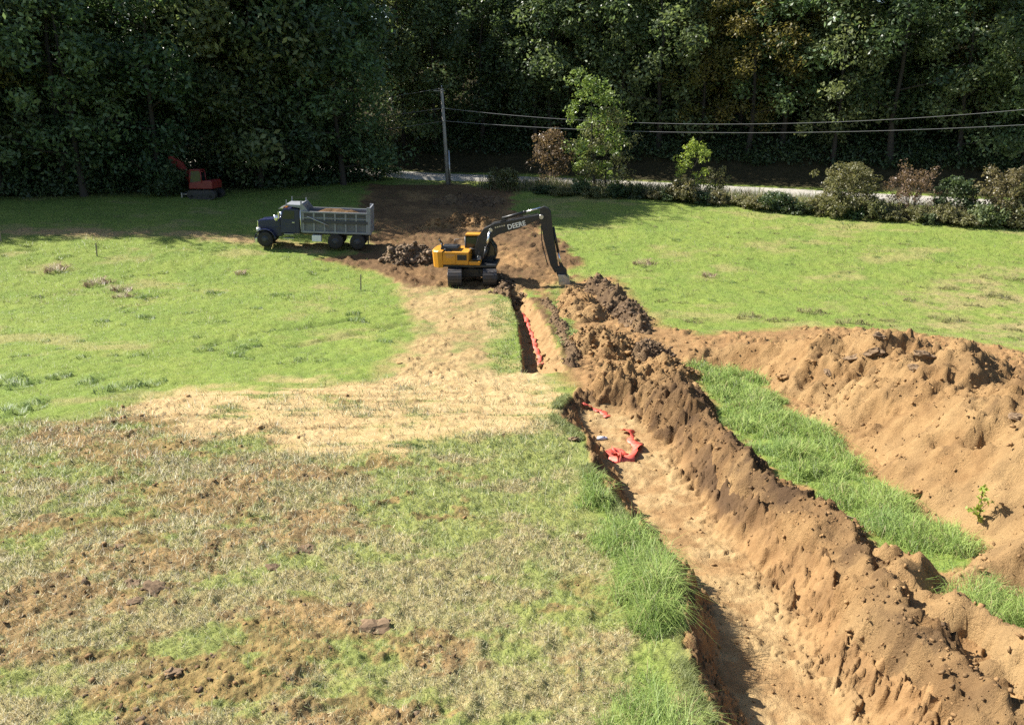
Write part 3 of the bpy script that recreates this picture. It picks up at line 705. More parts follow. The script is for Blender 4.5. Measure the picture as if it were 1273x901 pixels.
spread(clump_mesh('grass_tuft', 170, .5, .55, (.18, .18, .07), (.30, .28, .11), 504, .025), [(1160, 395), (1185, 400), (1260, 410), (1130, 375), (1265, 350), (1240, 370), (1210, 380), (1100, 400), (1060, 405), (1010, 390), (1180, 360), (1225, 345), (930, 395), (970, 400), (860, 400)], 'rough yellowish grass tuft in the right field behind the spoil ridge', 'grass tuft', 'rough tufts in the right field', 4, .6, 1.2)
spread(clump_mesh('grass_tuft', 130, .45, .38, (.11, .18, .04), (.19, .27, .07), 505, .02), [(712, 312), (820, 362), (905, 352), (980, 330), (1040, 345), (885, 375), (945, 365), (1090, 320), (840, 300), (760, 310), (1000, 300), (1130, 300)], 'small green grass tuft in the open right field', 'grass tuft', 'green tufts in the right field', 5, .5, .9)
def inside(n, poly, seed):
    r = random.Random(seed); xs = [p[0] for p in poly]; ys = [p[1] for p in poly]; out = []
    while len(out) < n:
        a, b = r.uniform(min(xs), max(xs)), ys and min(ys) + (max(ys) - min(ys)) * r.random() ** .8
        if sd(np.array([a]), np.array([b]), np.array(poly))[0] > 0: out.append((a, b))
    return out
spread(clump_mesh('grass_tuft', 90, .34, .34, (.11, .18, .035), (.22, .29, .075), 507, .02), inside(62, [(0, 310), (320, 305), (470, 340), (505, 375), (490, 440), (330, 455), (0, 450)], 5), 'small rough tuft scattered over the sunny left field', 'grass tuft', 'small rough tufts over the left field', 6, .35, .95)
spread(clump_mesh('grass_tuft', 90, .34, .36, (.15, .18, .05), (.28, .29, .10), 508, .02), inside(72, [(715, 290), (900, 275), (1273, 300), (1273, 435), (1180, 425), (1000, 400), (840, 405)], 6), 'small rough tuft scattered over the sunny right field', 'grass tuft', 'small rough tufts over the right field', 7, .35, 1.0)
t_ = clump_mesh('turf_clump', 500, .42, .16, (.05, .085, .025), (.13, .20, .05), 506, .014); t_.location = P3(503, 556); t_.scale = (1.1, .75, 1)
tag(t_, 'dark turf clump on the lower edge of the sandy track', 'turf clump')

# dark clods among the bare patches, their tone also standing in for shadowed hollows
X, Y, r = scatter(9000, -30, 9, 8.6, 27, 88)
m = masks(X, Y); k = (m['lawn'] > .5) & (m['sand'] < .3) & (m['tr'] < .1) & (m['tall'] < .1) & (r.random(len(X)) < .2 * ss(.0, .5, m['dirt'] - .15 + .5 * m['w2']))
X, Y = X[k], Y[k]; sz = .018 + .06 * r.random(len(X)) ** 3.2
tag(lumps(X, Y, gz(X, Y) - sz * .05, sz, M['dark_clod'], 'hollow_shade_clods', flat=.5, mask=np.stack([r.uniform(.2, 1, len(X)), X * 0, X * 0], 1), seed=9), kind='stuff')

# ------------------------------------------------------------------ trees and shrubs
def leaves(cent, rad, per, size, seed, droop=.35, flat=.82):
    r = np.random.default_rng(seed)
    cent = np.asarray(cent, float); n = len(cent) * per
    c = np.repeat(cent, per, 0); rr = np.repeat(np.asarray(rad, float) * np.ones(len(cent)), per)
    d = r.normal(0, 1, (n, 3)); d /= np.linalg.norm(d, axis=1)[:, None]
    p = c + d * (rr * r.random(n) ** .38)[:, None] * np.array([1, 1, flat])
    nrm = d * .6 + r.normal(0, .6, (n, 3)) + np.array([0, 0, .5]); nrm /= np.linalg.norm(nrm, axis=1)[:, None]
    u = np.cross(nrm, r.normal(0, 1, (n, 3))); u /= np.linalg.norm(u, axis=1)[:, None] + 1e-9; v = np.cross(nrm, u)
    s = (size * r.uniform(.55, 1.25, n))[:, None]
    V = np.stack([p - u * s, p - v * s * .5 - nrm * s * .12, p + u * s, p + v * s * .5 - nrm * s * .12], 1)
    F = np.arange(n * 4).reshape(n, 4)
    tint = np.repeat(r.random(len(cent)), per) * .6 + r.random(n) * .4
    col = np.stack([tint, r.random(n), tint * 0], 1)
    return V.reshape(-1, 3), F, np.repeat(col, 4, 0)
def tubes(paths, sides=6):
    Vs, Fs, o = [], [], 0
    for pts in paths:
        P = np.array([p[:3] for p in pts], float); rad = np.array([p[3] for p in pts]); n = len(P)
        T = np.gradient(P, axis=0); T /= np.linalg.norm(T, axis=1)[:, None] + 1e-9
        ref = np.array([0, 1., 0]) if abs(T[0][2]) > .7 else np.array([0, 0, 1.])
        A = np.cross(T, ref); A /= np.linalg.norm(A, axis=1)[:, None] + 1e-9; B = np.cross(T, A)
        th = np.arange(sides) * 2 * math.pi / sides
        V = P[:, None] + rad[:, None, None] * (A[:, None] * np.cos(th)[None, :, None] + B[:, None] * np.sin(th)[None, :, None])
        i = np.arange(n * sides).reshape(n, sides) + o; j = np.roll(i, -1, 1)
        Fs.append(np.stack([i[:-1], j[:-1], j[1:], i[1:]], -1).reshape(-1, 4)); Fs.append(np.array([list(range(o + (n - 1) * sides, o + n * sides))]) if False else np.zeros((0, 4), int))
        Vs.append(V.reshape(-1, 3)); o += n * sides
    return np.concatenate(Vs), [np.concatenate(Fs)]
def make_tree(height, rad, base_h, clumps, per, leafm, seed, lsize=.2, crad=1.0, tr=.24, lean=0.0, open_=.75):
    r = np.random.default_rng(seed)
    root = empty('tree')
    wob = [(lean * k + r.normal(0, .12), r.normal(0, .12)) for k in range(6)]
    trunk = [(wob[k][0], wob[k][1], height * .92 * k / 5 - .3, tr * (1 - .86 * k / 5) * (1.35 if k == 0 else 1)) for k in range(6)]
    paths = [trunk]; cents = []
    nb = 13
    for k in range(nb):
        t = base_h / height + (0.93 - base_h / height) * (k / (nb - 1)) ** .9
        f = t / .92 * 5; i = min(4, int(f)); g_ = f - i
        p0 = np.array([trunk[i][q] * (1 - g_) + trunk[i + 1][q] * g_ for q in range(3)])
        a = k * 2.4 + r.uniform(-.4, .4); e = (t - base_h / height) / (1 - base_h / height)
        L = rad * (.55 + .5 * math.sin(min(1, e * 1.25 + .18) * math.pi)) * r.uniform(.75, 1.1)
        tip = p0 + np.array([math.cos(a) * L, math.sin(a) * L, L * r.uniform(.15, .6)])
        mid = (p0 + tip) / 2 + np.array([0, 0, -.1 * L])
        paths.append([(*p0, tr * .42 * (1 - .6 * t)), (*mid, tr * .25 * (1 - .6 * t)), (*tip, .025)])
        m_ = max(2, int(clumps / nb))
        for q in range(m_):
            s = r.uniform(.25, 1.1)
            c = p0 * (1 - s) + tip * s + r.normal(0, 1, 3) * np.array([1, 1, .7]) * rad * .16
            cents.append(c)
    nl = len(cents) // 2; r.shuffle(cents); cents = cents[:nl]; zc, hz_ = (base_h + height) / 2, (height - base_h) / 2
    for q in range(clumps - nl):
        d = r.normal(0, 1, 3); d /= np.linalg.norm(d); k = r.uniform(.72, 1.0) * (1 + .25 * math.sin(3 * math.atan2(d[1], d[0]) + seed) * (1 - abs(d[2])))
        cents.append(np.array([d[0] * rad * .95 * k, d[1] * rad * .95 * k, zc + d[2] * hz_ * k]))
    top = np.array(trunk[-1][:3])
    for q in range(int(clumps * .08) + 2):
        cents.append(top + r.normal(0, .5, 3) * np.array([1, 1, .5]) + [0, 0, .3])
    V, F = tubes(paths, 7)
    mesh_np('trunk', V, F, M['bark'], smooth=True, parent=root)
    V, F, cl = leaves(cents, crad * r.uniform(.65, 1.25, len(cents)), per, lsize, seed + 1)
    mesh_np('crown', V, [F], M[leafm], dict(col=cl), parent=root)
    return root
def make_shrub(name, w, h, clumps, per, leafm, seed, lsize=.09, crad=.3, stems=7, wisp=0):
    r = np.random.default_rng(seed); root = empty(name); paths, cents = [], []
    for k in range(stems):
        a = r.uniform(0, 6.28); d = r.uniform(.1, 1) * w * .5
        tip = (math.cos(a) * d, math.sin(a) * d, h * r.uniform(.65, 1.0) * (1 - .35 * (d / w * 2) ** 2))
        paths.append([(math.cos(a) * .1, math.sin(a) * .1, -.1, .035), (tip[0] * .4, tip[1] * .4, tip[2] * .5, .022), (*tip, .008)])
    for k in range(clumps):
        a = r.uniform(0, 6.28); z = r.random() ** .8; d = w * .5 * math.sqrt(r.random()) * math.sqrt(max(.05, 1 - (z * .93) ** 2.2))
        cents.append((math.cos(a) * d, math.sin(a) * d, h * (.06 + .9 * z)))
    for k in range(wisp):
        a = r.uniform(0, 6.28); d = r.uniform(.2, .5) * w
        hk = h * r.uniform(.55, 1.2) * (1.1 - .7 * d / w); p = [(math.cos(a) * d * s, math.sin(a) * d * s, hk * s, .012) for s in (0.2, .6, 1.0)]
        paths.append(p); cents += [np.array(p[1][:3]), np.array(p[2][:3])]
    V, F = tubes(paths, 5)
    mesh_np('stem', V, F, M['bark'], parent=root)
    V, F, cl = leaves(cents, crad * r.uniform(.6, 1.2, len(cents)), per, lsize, seed + 1, flat=.8)
    mesh_np('foliage', V, [F], M[leafm], dict(col=cl), parent=root)
    return root

KIND = ['green', 'dark green', 'golden tinged']
protos = [make_tree(19, 4.6, 2.0, 84, 92, 'leaf_green', 601, .235, 1.5), make_tree(21, 4.6, 3.0, 84, 92, 'leaf_green', 602, .235, 1.5),
          make_tree(20, 4.8, 1.6, 96, 90, 'leaf_dark', 603, .225, 1.5), make_tree(22, 4.8, 3.0, 90, 90, 'leaf_dark', 604, .225, 1.5),
          make_tree(16, 3.8, 3.0, 80, 90, 'leaf_gold', 605, .16, 1.1)]  # golden leaves: a yellow tinge that also stands in for sunlit foliage
pk = [0, 0, 1, 1, 2]
LAND = [(0, 'at the far left edge'), (90, 'left of the red excavator'), (190, 'behind the red excavator'), (285, 'between the red excavator and the dump truck'), (390, 'behind the dump truck'), (480, 'left of the utility pole'),
        (560, 'behind the utility pole'), (640, 'between the utility pole and the young green tree'), (725, 'behind the young green tree'), (800, 'between the two small green trees'), (865, 'behind the small bright tree'), (950, 'left of the big round bush'), (1050, 'behind the big round bush'), (1130, 'behind the thin reddish bush'), (1200, 'at the right above the dark shrubs'), (1290, 'at the far right edge')]
def to_px(x, y, z):
    dy = y * math.cos(TH) - (z - CAMZ) * math.sin(TH); up = y * math.sin(TH) + (z - CAMZ) * math.cos(TH)
    return 636.5 + FPX * x / dy, 450.5 - FPX * up / dy
used = [False] * len(protos)
def place_tree(x, y, kind, sc, row, rnd):
    z = float(land(np.array([x]), np.array([y]))[0])
    o = protos[kind] if not used[kind] else copy_tree(protos[kind]); used[kind] = True
    o.location = (x, y, z); o.rotation_euler = (rnd.uniform(-.03, .03), rnd.uniform(-.03, .03), rnd.uniform(0, 6.28)); o.scale = (sc * rnd.uniform(.9, 1.15), sc * rnd.uniform(.9, 1.15), sc)
    px, _ = to_px(x, y, z + 8)
    if px < -10: w_ = 'just outside the left of the view'
    else: w_ = min(LAND, key=lambda q: abs(q[0] - px))[1]
    rw = ['front row tree', 'second row tree', 'inner woodland tree', 'hindmost woodland tree', 'hindmost woodland tree'][row]
    lb = f'{KIND[pk[kind]]} {rw} {w_}'
    tag(o, lb, 'tree', lb.replace('tree ', 'trees ', 1))
rnd = random.Random(8)
EDGE = lambda x: float(np.interp(x, [-95, -60, -44, -28, -20, -14, -11], [57, 64, 68, 74, 79, 85, 88]))
for row, off in enumerate((1.0, 6, 11.5, 18, 25)):
    x = -74.0 + row * 2
    while x < -15.5:
        xx = x + rnd.uniform(-1.6, 1.6); yy = EDGE(xx) + off + rnd.uniform(-1.5, 1.5)
        if not (row == 0 and -31 < xx < -24.5):
            if beyond(xx, yy) < -3.6 or beyond(xx, yy) > 4:
                place_tree(xx, yy, rnd.choice([0, 2, 0, 1, 3, 1, 4] if row else [0, 2, 2, 0, 4]), rnd.uniform(.95, 1.22), row, rnd)
        x += 5.0 if row else 4.3
for xx, yy, kd in ((-22.5, 80, 2), (-20.5, 83, 0), (-21, 86, 2), (-25.5, 79.5, 0), (-24, 85, 2)): place_tree(xx, yy, kd, rnd.uniform(1.35, 1.5), 1, rnd)
for row, off in enumerate((9.5, 15, 21, 28, 36)):
    x = -13.0 + row
    while x < 78:
        xx = x + rnd.uniform(-1.8, 1.8); yy = float(roadY(xx)) + off + rnd.uniform(-1.6, 1.6)
        row = min(row, 4); kd = rnd.choice([1, 3, 0, 1, 0, 4] if row < 2 else [0, 1, 2, 3, 4])
        place_tree(xx, yy, kd, rnd.uniform(.92, 1.2), row, rnd)
        x += 4.7

under = make_tree(8.5, 3.4, .5, 60, 110, 'leaf_dark', 606, .165, 1.25, tr=.12); uu = 0
for k in range(26):
    xx = -66 + k * 2.05 + rnd.uniform(-.8, .8); yy = EDGE(xx) + rnd.uniform(3.5, 7)
    if -4.2 < beyond(xx, yy) < 4: continue
    o = under if not uu else copy_tree(under); uu = 1
    o.location = (xx, yy, float(land(np.array([xx]), np.array([yy]))[0])); o.rotation_euler = (0, 0, rnd.uniform(0, 6.28)); k_ = rnd.uniform(.8, 1.25); o.scale = (k_, k_, k_)
    w_ = min(LAND, key=lambda q: abs(q[0] - to_px(xx, yy, 4)[0]))[1] if to_px(xx, yy, 4)[0] > -10 else 'just outside the left of the view'; lb = f'low dark undergrowth tree {w_}'; tag(o, lb, 'tree', lb.replace('tree ', 'trees ', 1))
# undergrowth of the wood: a mass nobody could count
r = np.random.default_rng(700); n = 5200
X = r.uniform(-75, 75, n); Y = np.where(X < -13, [EDGE(x) for x in X], roadY(X) + 7.5) + r.exponential(8, n) * 1.4
k = (np.abs(beyond(X, Y)) > 4.5) & ~((X > -31) & (X < -23) & (Y < 78)); X, Y = X[k], Y[k]
Zb = land(X, Y); hh = r.uniform(.3, 2.0, len(X))
V, F, cl = leaves(np.stack([X, Y, Zb + hh * .6], 1), (.5 + hh * .5), 30, .19, 701, flat=.9)
tag(mesh_np('undergrowth', V, [F], M['leaf_dark'], dict(col=cl)), kind='stuff')

# trees and bushes one can tell apart along the field edge
def put(o, px, py, label, cat, sc=(1, 1, 1), rz=0.0, group=None):
    o.location = P3(px, py) + Vector((0, 0, -.05)); o.scale = sc; o.rotation_euler = (0, 0, rz)
    return tag(o, label, cat, group)
yt = make_tree(10.8, 2.9, 1.0, 74, 44, 'leaf_bright', 610, .18, .75, tr=.13, lean=-.08)
put(yt, 738, 239, 'young light green tree, tallest beside the roadside hedge', 'tree')
o = make_tree(7.6, 3.5, .8, 60, 40, 'leaf_olive', 612, .15, .75, tr=.09); put(o, 752, 240, 'olive brown small tree against the right side of the young green tree', 'tree')
o = make_shrub('shrub', 4.6, 5.6, 46, 40, 'leaf_rust', 613, .14, .65, 8, 6); put(o, 684, 234, 'rusty red and gold shrub left of the young green tree', 'shrub')
o = make_tree(5.0, 1.7, .5, 40, 36, 'leaf_lime', 614, .14, .5, tr=.06); put(o, 862, 244, 'small bright yellow green tree by the roadside hedge', 'tree')
o = make_shrub('shrub', 2.4, 2.8, 24, 34, 'leaf_olive', 615, .11, .4, 6, 4); put(o, 890, 246, 'olive shrub touching the small bright tree', 'shrub')
o = make_shrub('bush', 5.6, 4.2, 110, 60, 'leaf_olive', 616, .11, .5, 9, 14); put(o, 1050, 266, 'big round olive green bush in the roadside hedge', 'bush')
o = make_shrub('bush', 4.6, 4.0, 46, 34, 'leaf_rust', 617, .10, .5, 12, 16); put(o, 1130, 270, 'thin reddish bush right of the big round bush', 'bush')
o = make_shrub('bush', 4.0, 3.4, 44, 40, 'leaf_dark', 618, .15, .5, 8, 6); put(o, 1185, 274, 'dark leaved bush left of the tall rusty bush', 'bush')
o = make_shrub('bush', 4.4, 4.4, 60, 40, 'leaf_rust', 619, .12, .5, 10, 14); put(o, 1238, 279, 'tall rusty bush near the right edge of the photo', 'bush')
o = make_shrub('bush', 3.0, 3.6, 40, 40, 'leaf_olive', 620, .12, .5, 8, 8); put(o, 1275, 284, 'yellow green bush cut by the right edge of the photo', 'bush')
o = make_shrub('bush', 3.6, 1.9, 36, 44, 'leaf_olive', 621, .12, .42, 6, 6); put(o, 625, 236, 'pale low bush right of the utility pole', 'bush')
o = make_shrub('bush', 4.8, 2.2, 50, 50, 'leaf_green', 622, .12, .45, 6, 4); o2 = o; put(o, 803, 224, 'rounded dark green bush across the road behind the hedge', 'bush')
o.location.y += 9; o.location.z = float(land(np.array([o.location.x]), np.array([o.location.y]))[0])
o = make_shrub('shrub', 5.0, 5.5, 56, 44, 'leaf_green', 623, .17, .7, 8, 6); put(o, 468, 222, 'leafy green shrub at the right end of the left wood', 'shrub')
o = make_shrub('shrub', 3.4, 2.9, 40, 44, 'leaf_dark', 624, .16, .6, 7, 5); put(o, 207, 245, 'dark shrub hiding the arm of the red excavator', 'shrub')
o = make_tree(10.5, 2.5, 6.6, 26, 60, 'leaf_bright', 625, .22, .8, tr=.12); put(o, 872, 228, 'tree with a small high crown, pale leaves painting sunlit foliage, behind the small bright tree', 'tree'); o.location.y += 11; o.location.z = float(land(np.array([o.location.x]), np.array([o.location.y]))[0])  # added for a sunlit crown; the light is in its pale leaf colour
hedge = [make_shrub('hedge_shrub', 2.5, 1.25, 44, 44, 'leaf_dark', 630, .11, .36, 6, 5), make_shrub('hedge_shrub', 2.7, 1.5, 44, 44, 'leaf_olive', 631, .11, .36, 6, 8), make_shrub('hedge_shrub', 2.4, 1.3, 44, 44, 'leaf_green', 632, .11, .36, 6, 6)]
hn = ['dark low hedge shrub', 'olive weedy hedge shrub', 'green low hedge shrub']
hu = [0, 0, 0]; rnd = random.Random(31)
hp = [(672, 243), (700, 245), (760, 247), (810, 250), (850, 252), (900, 257), (950, 262), (1000, 267), (1050, 271), (1100, 275), (1150, 279), (1200, 282), (1250, 284), (1290, 286)]
x = 676.0
while x < 1292:
    y = np.interp(x, [a for a, b in hp], [b for a, b in hp]) - 1.5
    k = rnd.choice([0, 1, 1, 2])
    o = hedge[k] if not hu[k] else copy_tree(hedge[k]); hu[k] = 1
    sc = rnd.uniform(.75, 1.15)
    xq = x + rnd.uniform(-4, 4); lb = hn[k] + ' ' + min(LAND, key=lambda q: abs(q[0] - xq))[1].replace('behind', 'in front of').replace('at the right above the dark shrubs', 'below the tall rusty bush')
    put(o, xq, y + rnd.uniform(-1.5, 1.5), lb, 'shrub', (sc * 1.2, sc, sc * rnd.uniform(.6, 1.45)), rnd.uniform(0, 6), lb.replace('shrub', 'shrubs', 1))
    x += rnd.uniform(17, 27)
r = np.random.default_rng(720); n = 15000                # weeds between the shrubs and the road bank
t = r.uniform(0, 1, n); hx = np.array([at(a, b - 3)[:2] for a, b in [(600, 239)] + hp]); f = t * (len(hx) - 1); i = np.minimum(f.astype(int), len(hx) - 2); f = (f - i)[:, None]
XY = hx[i] * (1 - f) + hx[i + 1] * f; X = XY[:, 0] + r.normal(0, .7, n); Y = XY[:, 1] + np.abs(r.normal(0, 2.2, n)) + .2
k = beyond(X, Y) < -3.2; X, Y = X[k], Y[k]; n = len(X)
cs = lerp3(r.random(n), (.10, .13, .035), (.22, .23, .08)); dd = r.random(n) < .3; cs[dd] = lerp3(r.random(dd.sum()), (.22, .17, .09), (.36, .30, .18))
tag(blades('roadside_weeds', X, Y, land(X, Y) - .02, r.uniform(.3, 1.5, n), .05, cs, M['blade'], .5, 721), kind='stuff')

# ------------------------------------------------------------------ machines
class MB:
    def __init__(s): s.bm = bmesh.new()
    def _bev(s, vs, bev):
        if bev:
            es = list({e for v in vs for e in v.link_edges})
            bmesh.ops.bevel(s.bm, geom=es, offset=bev, segments=2, profile=.6, affect='EDGES', clamp_overlap=True)
    def box(s, c, d, bev=0.02, rot=None):
        m = Matrix.Translation(c) @ (rot.to_matrix().to_4x4() if rot else Matrix.Identity(4)) @ Matrix.Diagonal((*d, 1))
        v = bmesh.ops.create_cube(s.bm, size=1, matrix=m)['verts']; s._bev(v, bev); return s
    def prism(s, pts, y0, y1, bev=0.02):
        a = [s.bm.verts.new((p[0], y0, p[1])) for p in pts]; b = [s.bm.verts.new((p[0], y1, p[1])) for p in pts]
        n = len(pts); s.bm.faces.new(a); s.bm.faces.new(b[::-1])
        for i in range(n): s.bm.faces.new((a[i], b[i], b[(i + 1) % n], a[(i + 1) % n]))
        s._bev(a + b, bev); return s
    def cyl(s, p0, p1, r0, r1=None, seg=14):
        p0, p1 = Vector(p0), Vector(p1); d = p1 - p0
        m = Matrix.Translation((p0 + p1) / 2) @ d.to_track_quat('Z', 'Y').to_matrix().to_4x4()
        q = bmesh.ops.create_cone(s.bm, cap_ends=True, segments=seg, radius1=r0, radius2=r0 if r1 is None else r1, depth=d.length, matrix=m)
        for f in {f for v in q['verts'] for f in v.link_faces}:
            if len(f.verts) == 4: f.smooth = True
        return s
    def lathe(s, prof, c, axis='Y', seg=28):              # prof: (radius, offset along the axis)
        rings = []
        for r_, o in prof:
            rings.append([s.bm.verts.new((c[0] + r_ * math.cos(k * 6.28318 / seg), c[1] + o, c[2] + r_ * math.sin(k * 6.28318 / seg))) for k in range(seg)])
        for a, b in zip(rings[:-1], rings[1:]):
            for k in range(seg):
                f = s.bm.faces.new((a[k], b[k], b[(k + 1) % seg], a[(k + 1) % seg])); f.smooth = True
        s.bm.faces.new(rings[0][::-1]); s.bm.faces.new(rings[-1]); return s
    def build(s, name, mat, parent=None, label=None):
        bmesh.ops.recalc_face_normals(s.bm, faces=s.bm.faces)
        me = bpy.data.meshes.new(name); s.bm.to_mesh(me); s.bm.free(); me.materials.append(mat)
        o = bpy.data.objects.new(name, me); C.objects.link(o); o.parent = parent
        if label: o['label'] = label
        return o
def text_mesh(name, body, size, mat, parent, loc, rot, squash=1.0):
    cu = bpy.data.curves.new(name, 'FONT'); cu.body = body; cu.size = size; cu.align_x = 'CENTER'; cu.align_y = 'CENTER'; cu.extrude = .004; cu.offset = size * .018
    t = bpy.data.objects.new(name, cu); C.objects.link(t)
    bpy.context.view_layer.update()
    me = bpy.data.meshes.new_from_object(t.evaluated_get(bpy.context.evaluated_depsgraph_get()))
    bpy.data.objects.remove(t); bpy.data.curves.remove(cu)
    me.name = name; me.materials.clear(); me.materials.append(mat)
    o = bpy.data.objects.new(name, me); C.objects.link(o); o.parent = parent; o.location = loc; o.rotation_euler = rot; o.scale = (squash, 1, 1)
    return o
def stadium(L, H, n=9):
    r_ = H / 2; pts = []
    for k in range(n): a = -math.pi / 2 + math.pi * k / (n - 1); pts.append((L / 2 - r_ + r_ * math.cos(a), r_ + r_ * math.sin(a)))
    for k in range(n): a = math.pi / 2 + math.pi * k / (n - 1); pts.append((-L / 2 + r_ + r_ * math.cos(a), r_ + r_ * math.sin(a)))
    return pts
def make_track(root, name, cx, L, H, Wd, rz):
    """a crawler track lying along local y: belt with shoes, wheels inside"""
    m = MB().prism(stadium(L, H), -Wd / 2, Wd / 2, .015)
    inner = stadium(L, H); per = []
    P = np.array(inner + inner[:1]); seg = np.hypot(*np.diff(P, axis=0).T); cum = np.concatenate([[0], np.cumsum(seg)])
    for k in range(int(cum[-1] / .19)):
        t = k * .19; i = np.searchsorted(cum, t, 'right') - 1; f = (t - cum[i]) / seg[i]; p = P[i] * (1 - f) + P[i + 1] * f; d = (P[i + 1] - P[i]) / seg[i]
        m.box((p[0], 0, p[1]), (.15, Wd + .03, .05), 0, Euler((0, -math.atan2(d[1], d[0]), 0)))
    o = m.build(name, M['track'], root); 
    o.rotation_euler = (0, 0, rz); o.location = (cx * math.sin(rz), -cx * math.cos(rz), 0)
    w = MB()
    for k in range(5): w.cyl((-L / 2 + H * .55 + k * (L - H * 1.1) / 4, -Wd / 2 - .03, H * .3), (-L / 2 + H * .55 + k * (L - H * 1.1) / 4, Wd / 2 + .03, H * .3), .14)
    for sgn in (-1, 1): w.cyl((sgn * (L / 2 - H / 2), -Wd / 2 - .03, H / 2), (sgn * (L / 2 - H / 2), Wd / 2 + .03, H / 2), H * .36)
    w.box((0, 0, H * .52), (L - H * 1.3, Wd + .05, H * .3), .02)
    w.build('roller_frame', M['black'], o)
    return o

# ---- the yellow excavator
EXC = empty('excavator', P3(587, 349), R(-5), 'yellow excavator with black boom digging at the far end of the trench', 'excavator')
def E_(zx, zy): return ((zx / 5.3 + 500 - 587) / 20.3, (349 - (zy / 5.3 + 230)) / 20.3)
def EP(l): return [E_(*p) for p in l]
ta = R(98)
make_track(EXC, 'track', 1.04, 3.7, .98, .78, ta); make_track(EXC, 'track', -1.04, 3.7, .98, .78, ta)
u = MB().box((0, 0, .62), (1.5, 1.3, .5), .05); u.cyl((0, 0, .8), (0, 0, 1.08), .62, seg=24); u.build('undercarriage', M['black'], EXC)
MB().box((-.15, 0, 1.13), (3.5, 2.3, .16), .03).build('turntable', M['black'], EXC)
def arcpts(cx, r_, z0, z1): return None
cw = MB()
back = [E_(262, 0)[0], E_(226, 0)[0]]
bm = cw.bm; zz0, zz1 = 1.02, E_(0, 412)[1]
ring = [(-1.62, -1.26), (-1.9, -1.25), (-2.16, -1.08), (-2.30, -.7), (-2.34, 0), (-2.30, .7), (-2.16, 1.08), (-1.9, 1.25), (-1.62, 1.26)]
lo = [bm.verts.new((x * .97, y * .97, zz0)) for x, y in ring]; hi = [bm.verts.new((x, y, zz1 - .08)) for x, y in ring]; tp = [bm.verts.new((x * .96, y * .95, zz1)) for x, y in ring]
for a, b in ((lo, hi), (hi, tp)):
    for k in range(len(ring)): bm.faces.new((a[k], a[(k + 1) % len(ring)], b[(k + 1) % len(ring)], b[k]))
bm.faces.new(lo[::-1]); bm.faces.new(tp)
cw.build('counterweight', M['yellow'], EXC)
x0, x1 = -1.6, E_(458, 0)[0]; zt = E_(0, 420)[1]; zb = 1.2
body = MB().box(((x0 + x1) / 2, 0, (zt + zb) / 2), (x1 - x0, 2.46, zt - zb), .05); body.build('engine_house', M['yellow'], EXC)
xa, xb, xc = E_(375, 0)[0], E_(458, 0)[0], E_(532, 0)[0]
sp = MB().box(((x0 + xa) / 2 + .02, -1.235, (zt + zb) / 2 - .03), (xa - x0 - .08, .04, zt - zb - .16), .012); p_ = sp.build('side_door', M['yellow'], EXC)
d_ = MB()
d_.box((-1.15, -1.258, 1.78), (.55, .012, .07), 0); d_.box((-1.2, -1.258, 1.66), (.35, .012, .05), 0); d_.build('decal', M['decal'], p_)
MB().box(((xa + xb) / 2, -1.235, (zt + zb) / 2 - .03), (xb - xa - .05, .04, zt - zb - .16), .012).build('side_door', M['yellow'], EXC)
v = MB(); gx0, gx1 = E_(385, 0)[0], E_(446, 0)[0]; gz0, gz1_ = E_(0, 470)[1], E_(0, 436)[1]
v.box(((gx0 + gx1) / 2, -1.265, (gz0 + gz1_) / 2), (gx1 - gx0, .03, gz1_ - gz0), .008)
for k in range(4): v.box(((gx0 + gx1) / 2, -1.285, gz0 + .04 + k * .085), (gx1 - gx0 - .05, .025, .03), 0)
v.build('vent', M['black'], EXC)
MB().box(((xb + xc) / 2, -.85, (1.2 + E_(0, 478)[1]) / 2), (xc - xb - .01, .8, E_(0, 478)[1] - 1.2), .05).build('fuel_tank', M['yellow'], EXC)
MB().box(((xb + xc) / 2 + .1, -.85, E_(0, 474)[1] + .03), (.5, .5, .05), .01).build('step_plate', M['black'], EXC)
hd = MB().box((E_(328, 0)[0], -.25, zt + .10), (E_(385, 0)[0] - E_(272, 0)[0], 1.2, .24), .05); hd.box((E_(330, 0)[0], -.25, zt + .235), (.85, 1.0, .05), .02); hd.build('engine_hood', M['black'], EXC)
ex = MB(); e0 = E_(284, 410); e1 = E_(278, 368); e2 = E_(262, 346)
ex.cyl((e0[0], -.75, zt), (e1[0], -.75, e1[1]), .065).cyl((e1[0], -.75, e1[1] - .02), (e2[0], -.75, e2[1]), .06, .055); ex.build('exhaust_pipe', M['black'], EXC)
MB().cyl((E_(318, 0)[0], -1.0, zt - .02), (E_(300, 0)[0], -1.0, zt + .16), .05).box((E_(325, 0)[0], -1.0, zt + .02), (.35, .12, .08), .02).build('handle', M['black'], EXC)
rl = MB()
for a, b in (((-1.2, 1.15, zt), (-1.2, 1.15, zt + .4)), ((-.5, 1.15, zt), (-.5, 1.15, zt + .4)), ((-1.2, 1.15, zt + .4), (-.5, 1.15, zt + .4))): rl.cyl(a, b, .022, seg=6)
rl.build('handrail', M['black'], EXC); rl = MB()
for a, b in (((.05, -1.15, zt - .1), (.05, -1.15, zt + .25)), ((.6, -1.2, 1.7), (.6, -1.2, 2.1)), ((.05, -1.15, zt + .25), (.6, -1.2, 2.1))): rl.cyl(a, b, .022, seg=6)
rl.build('handrail', M['black'], EXC)
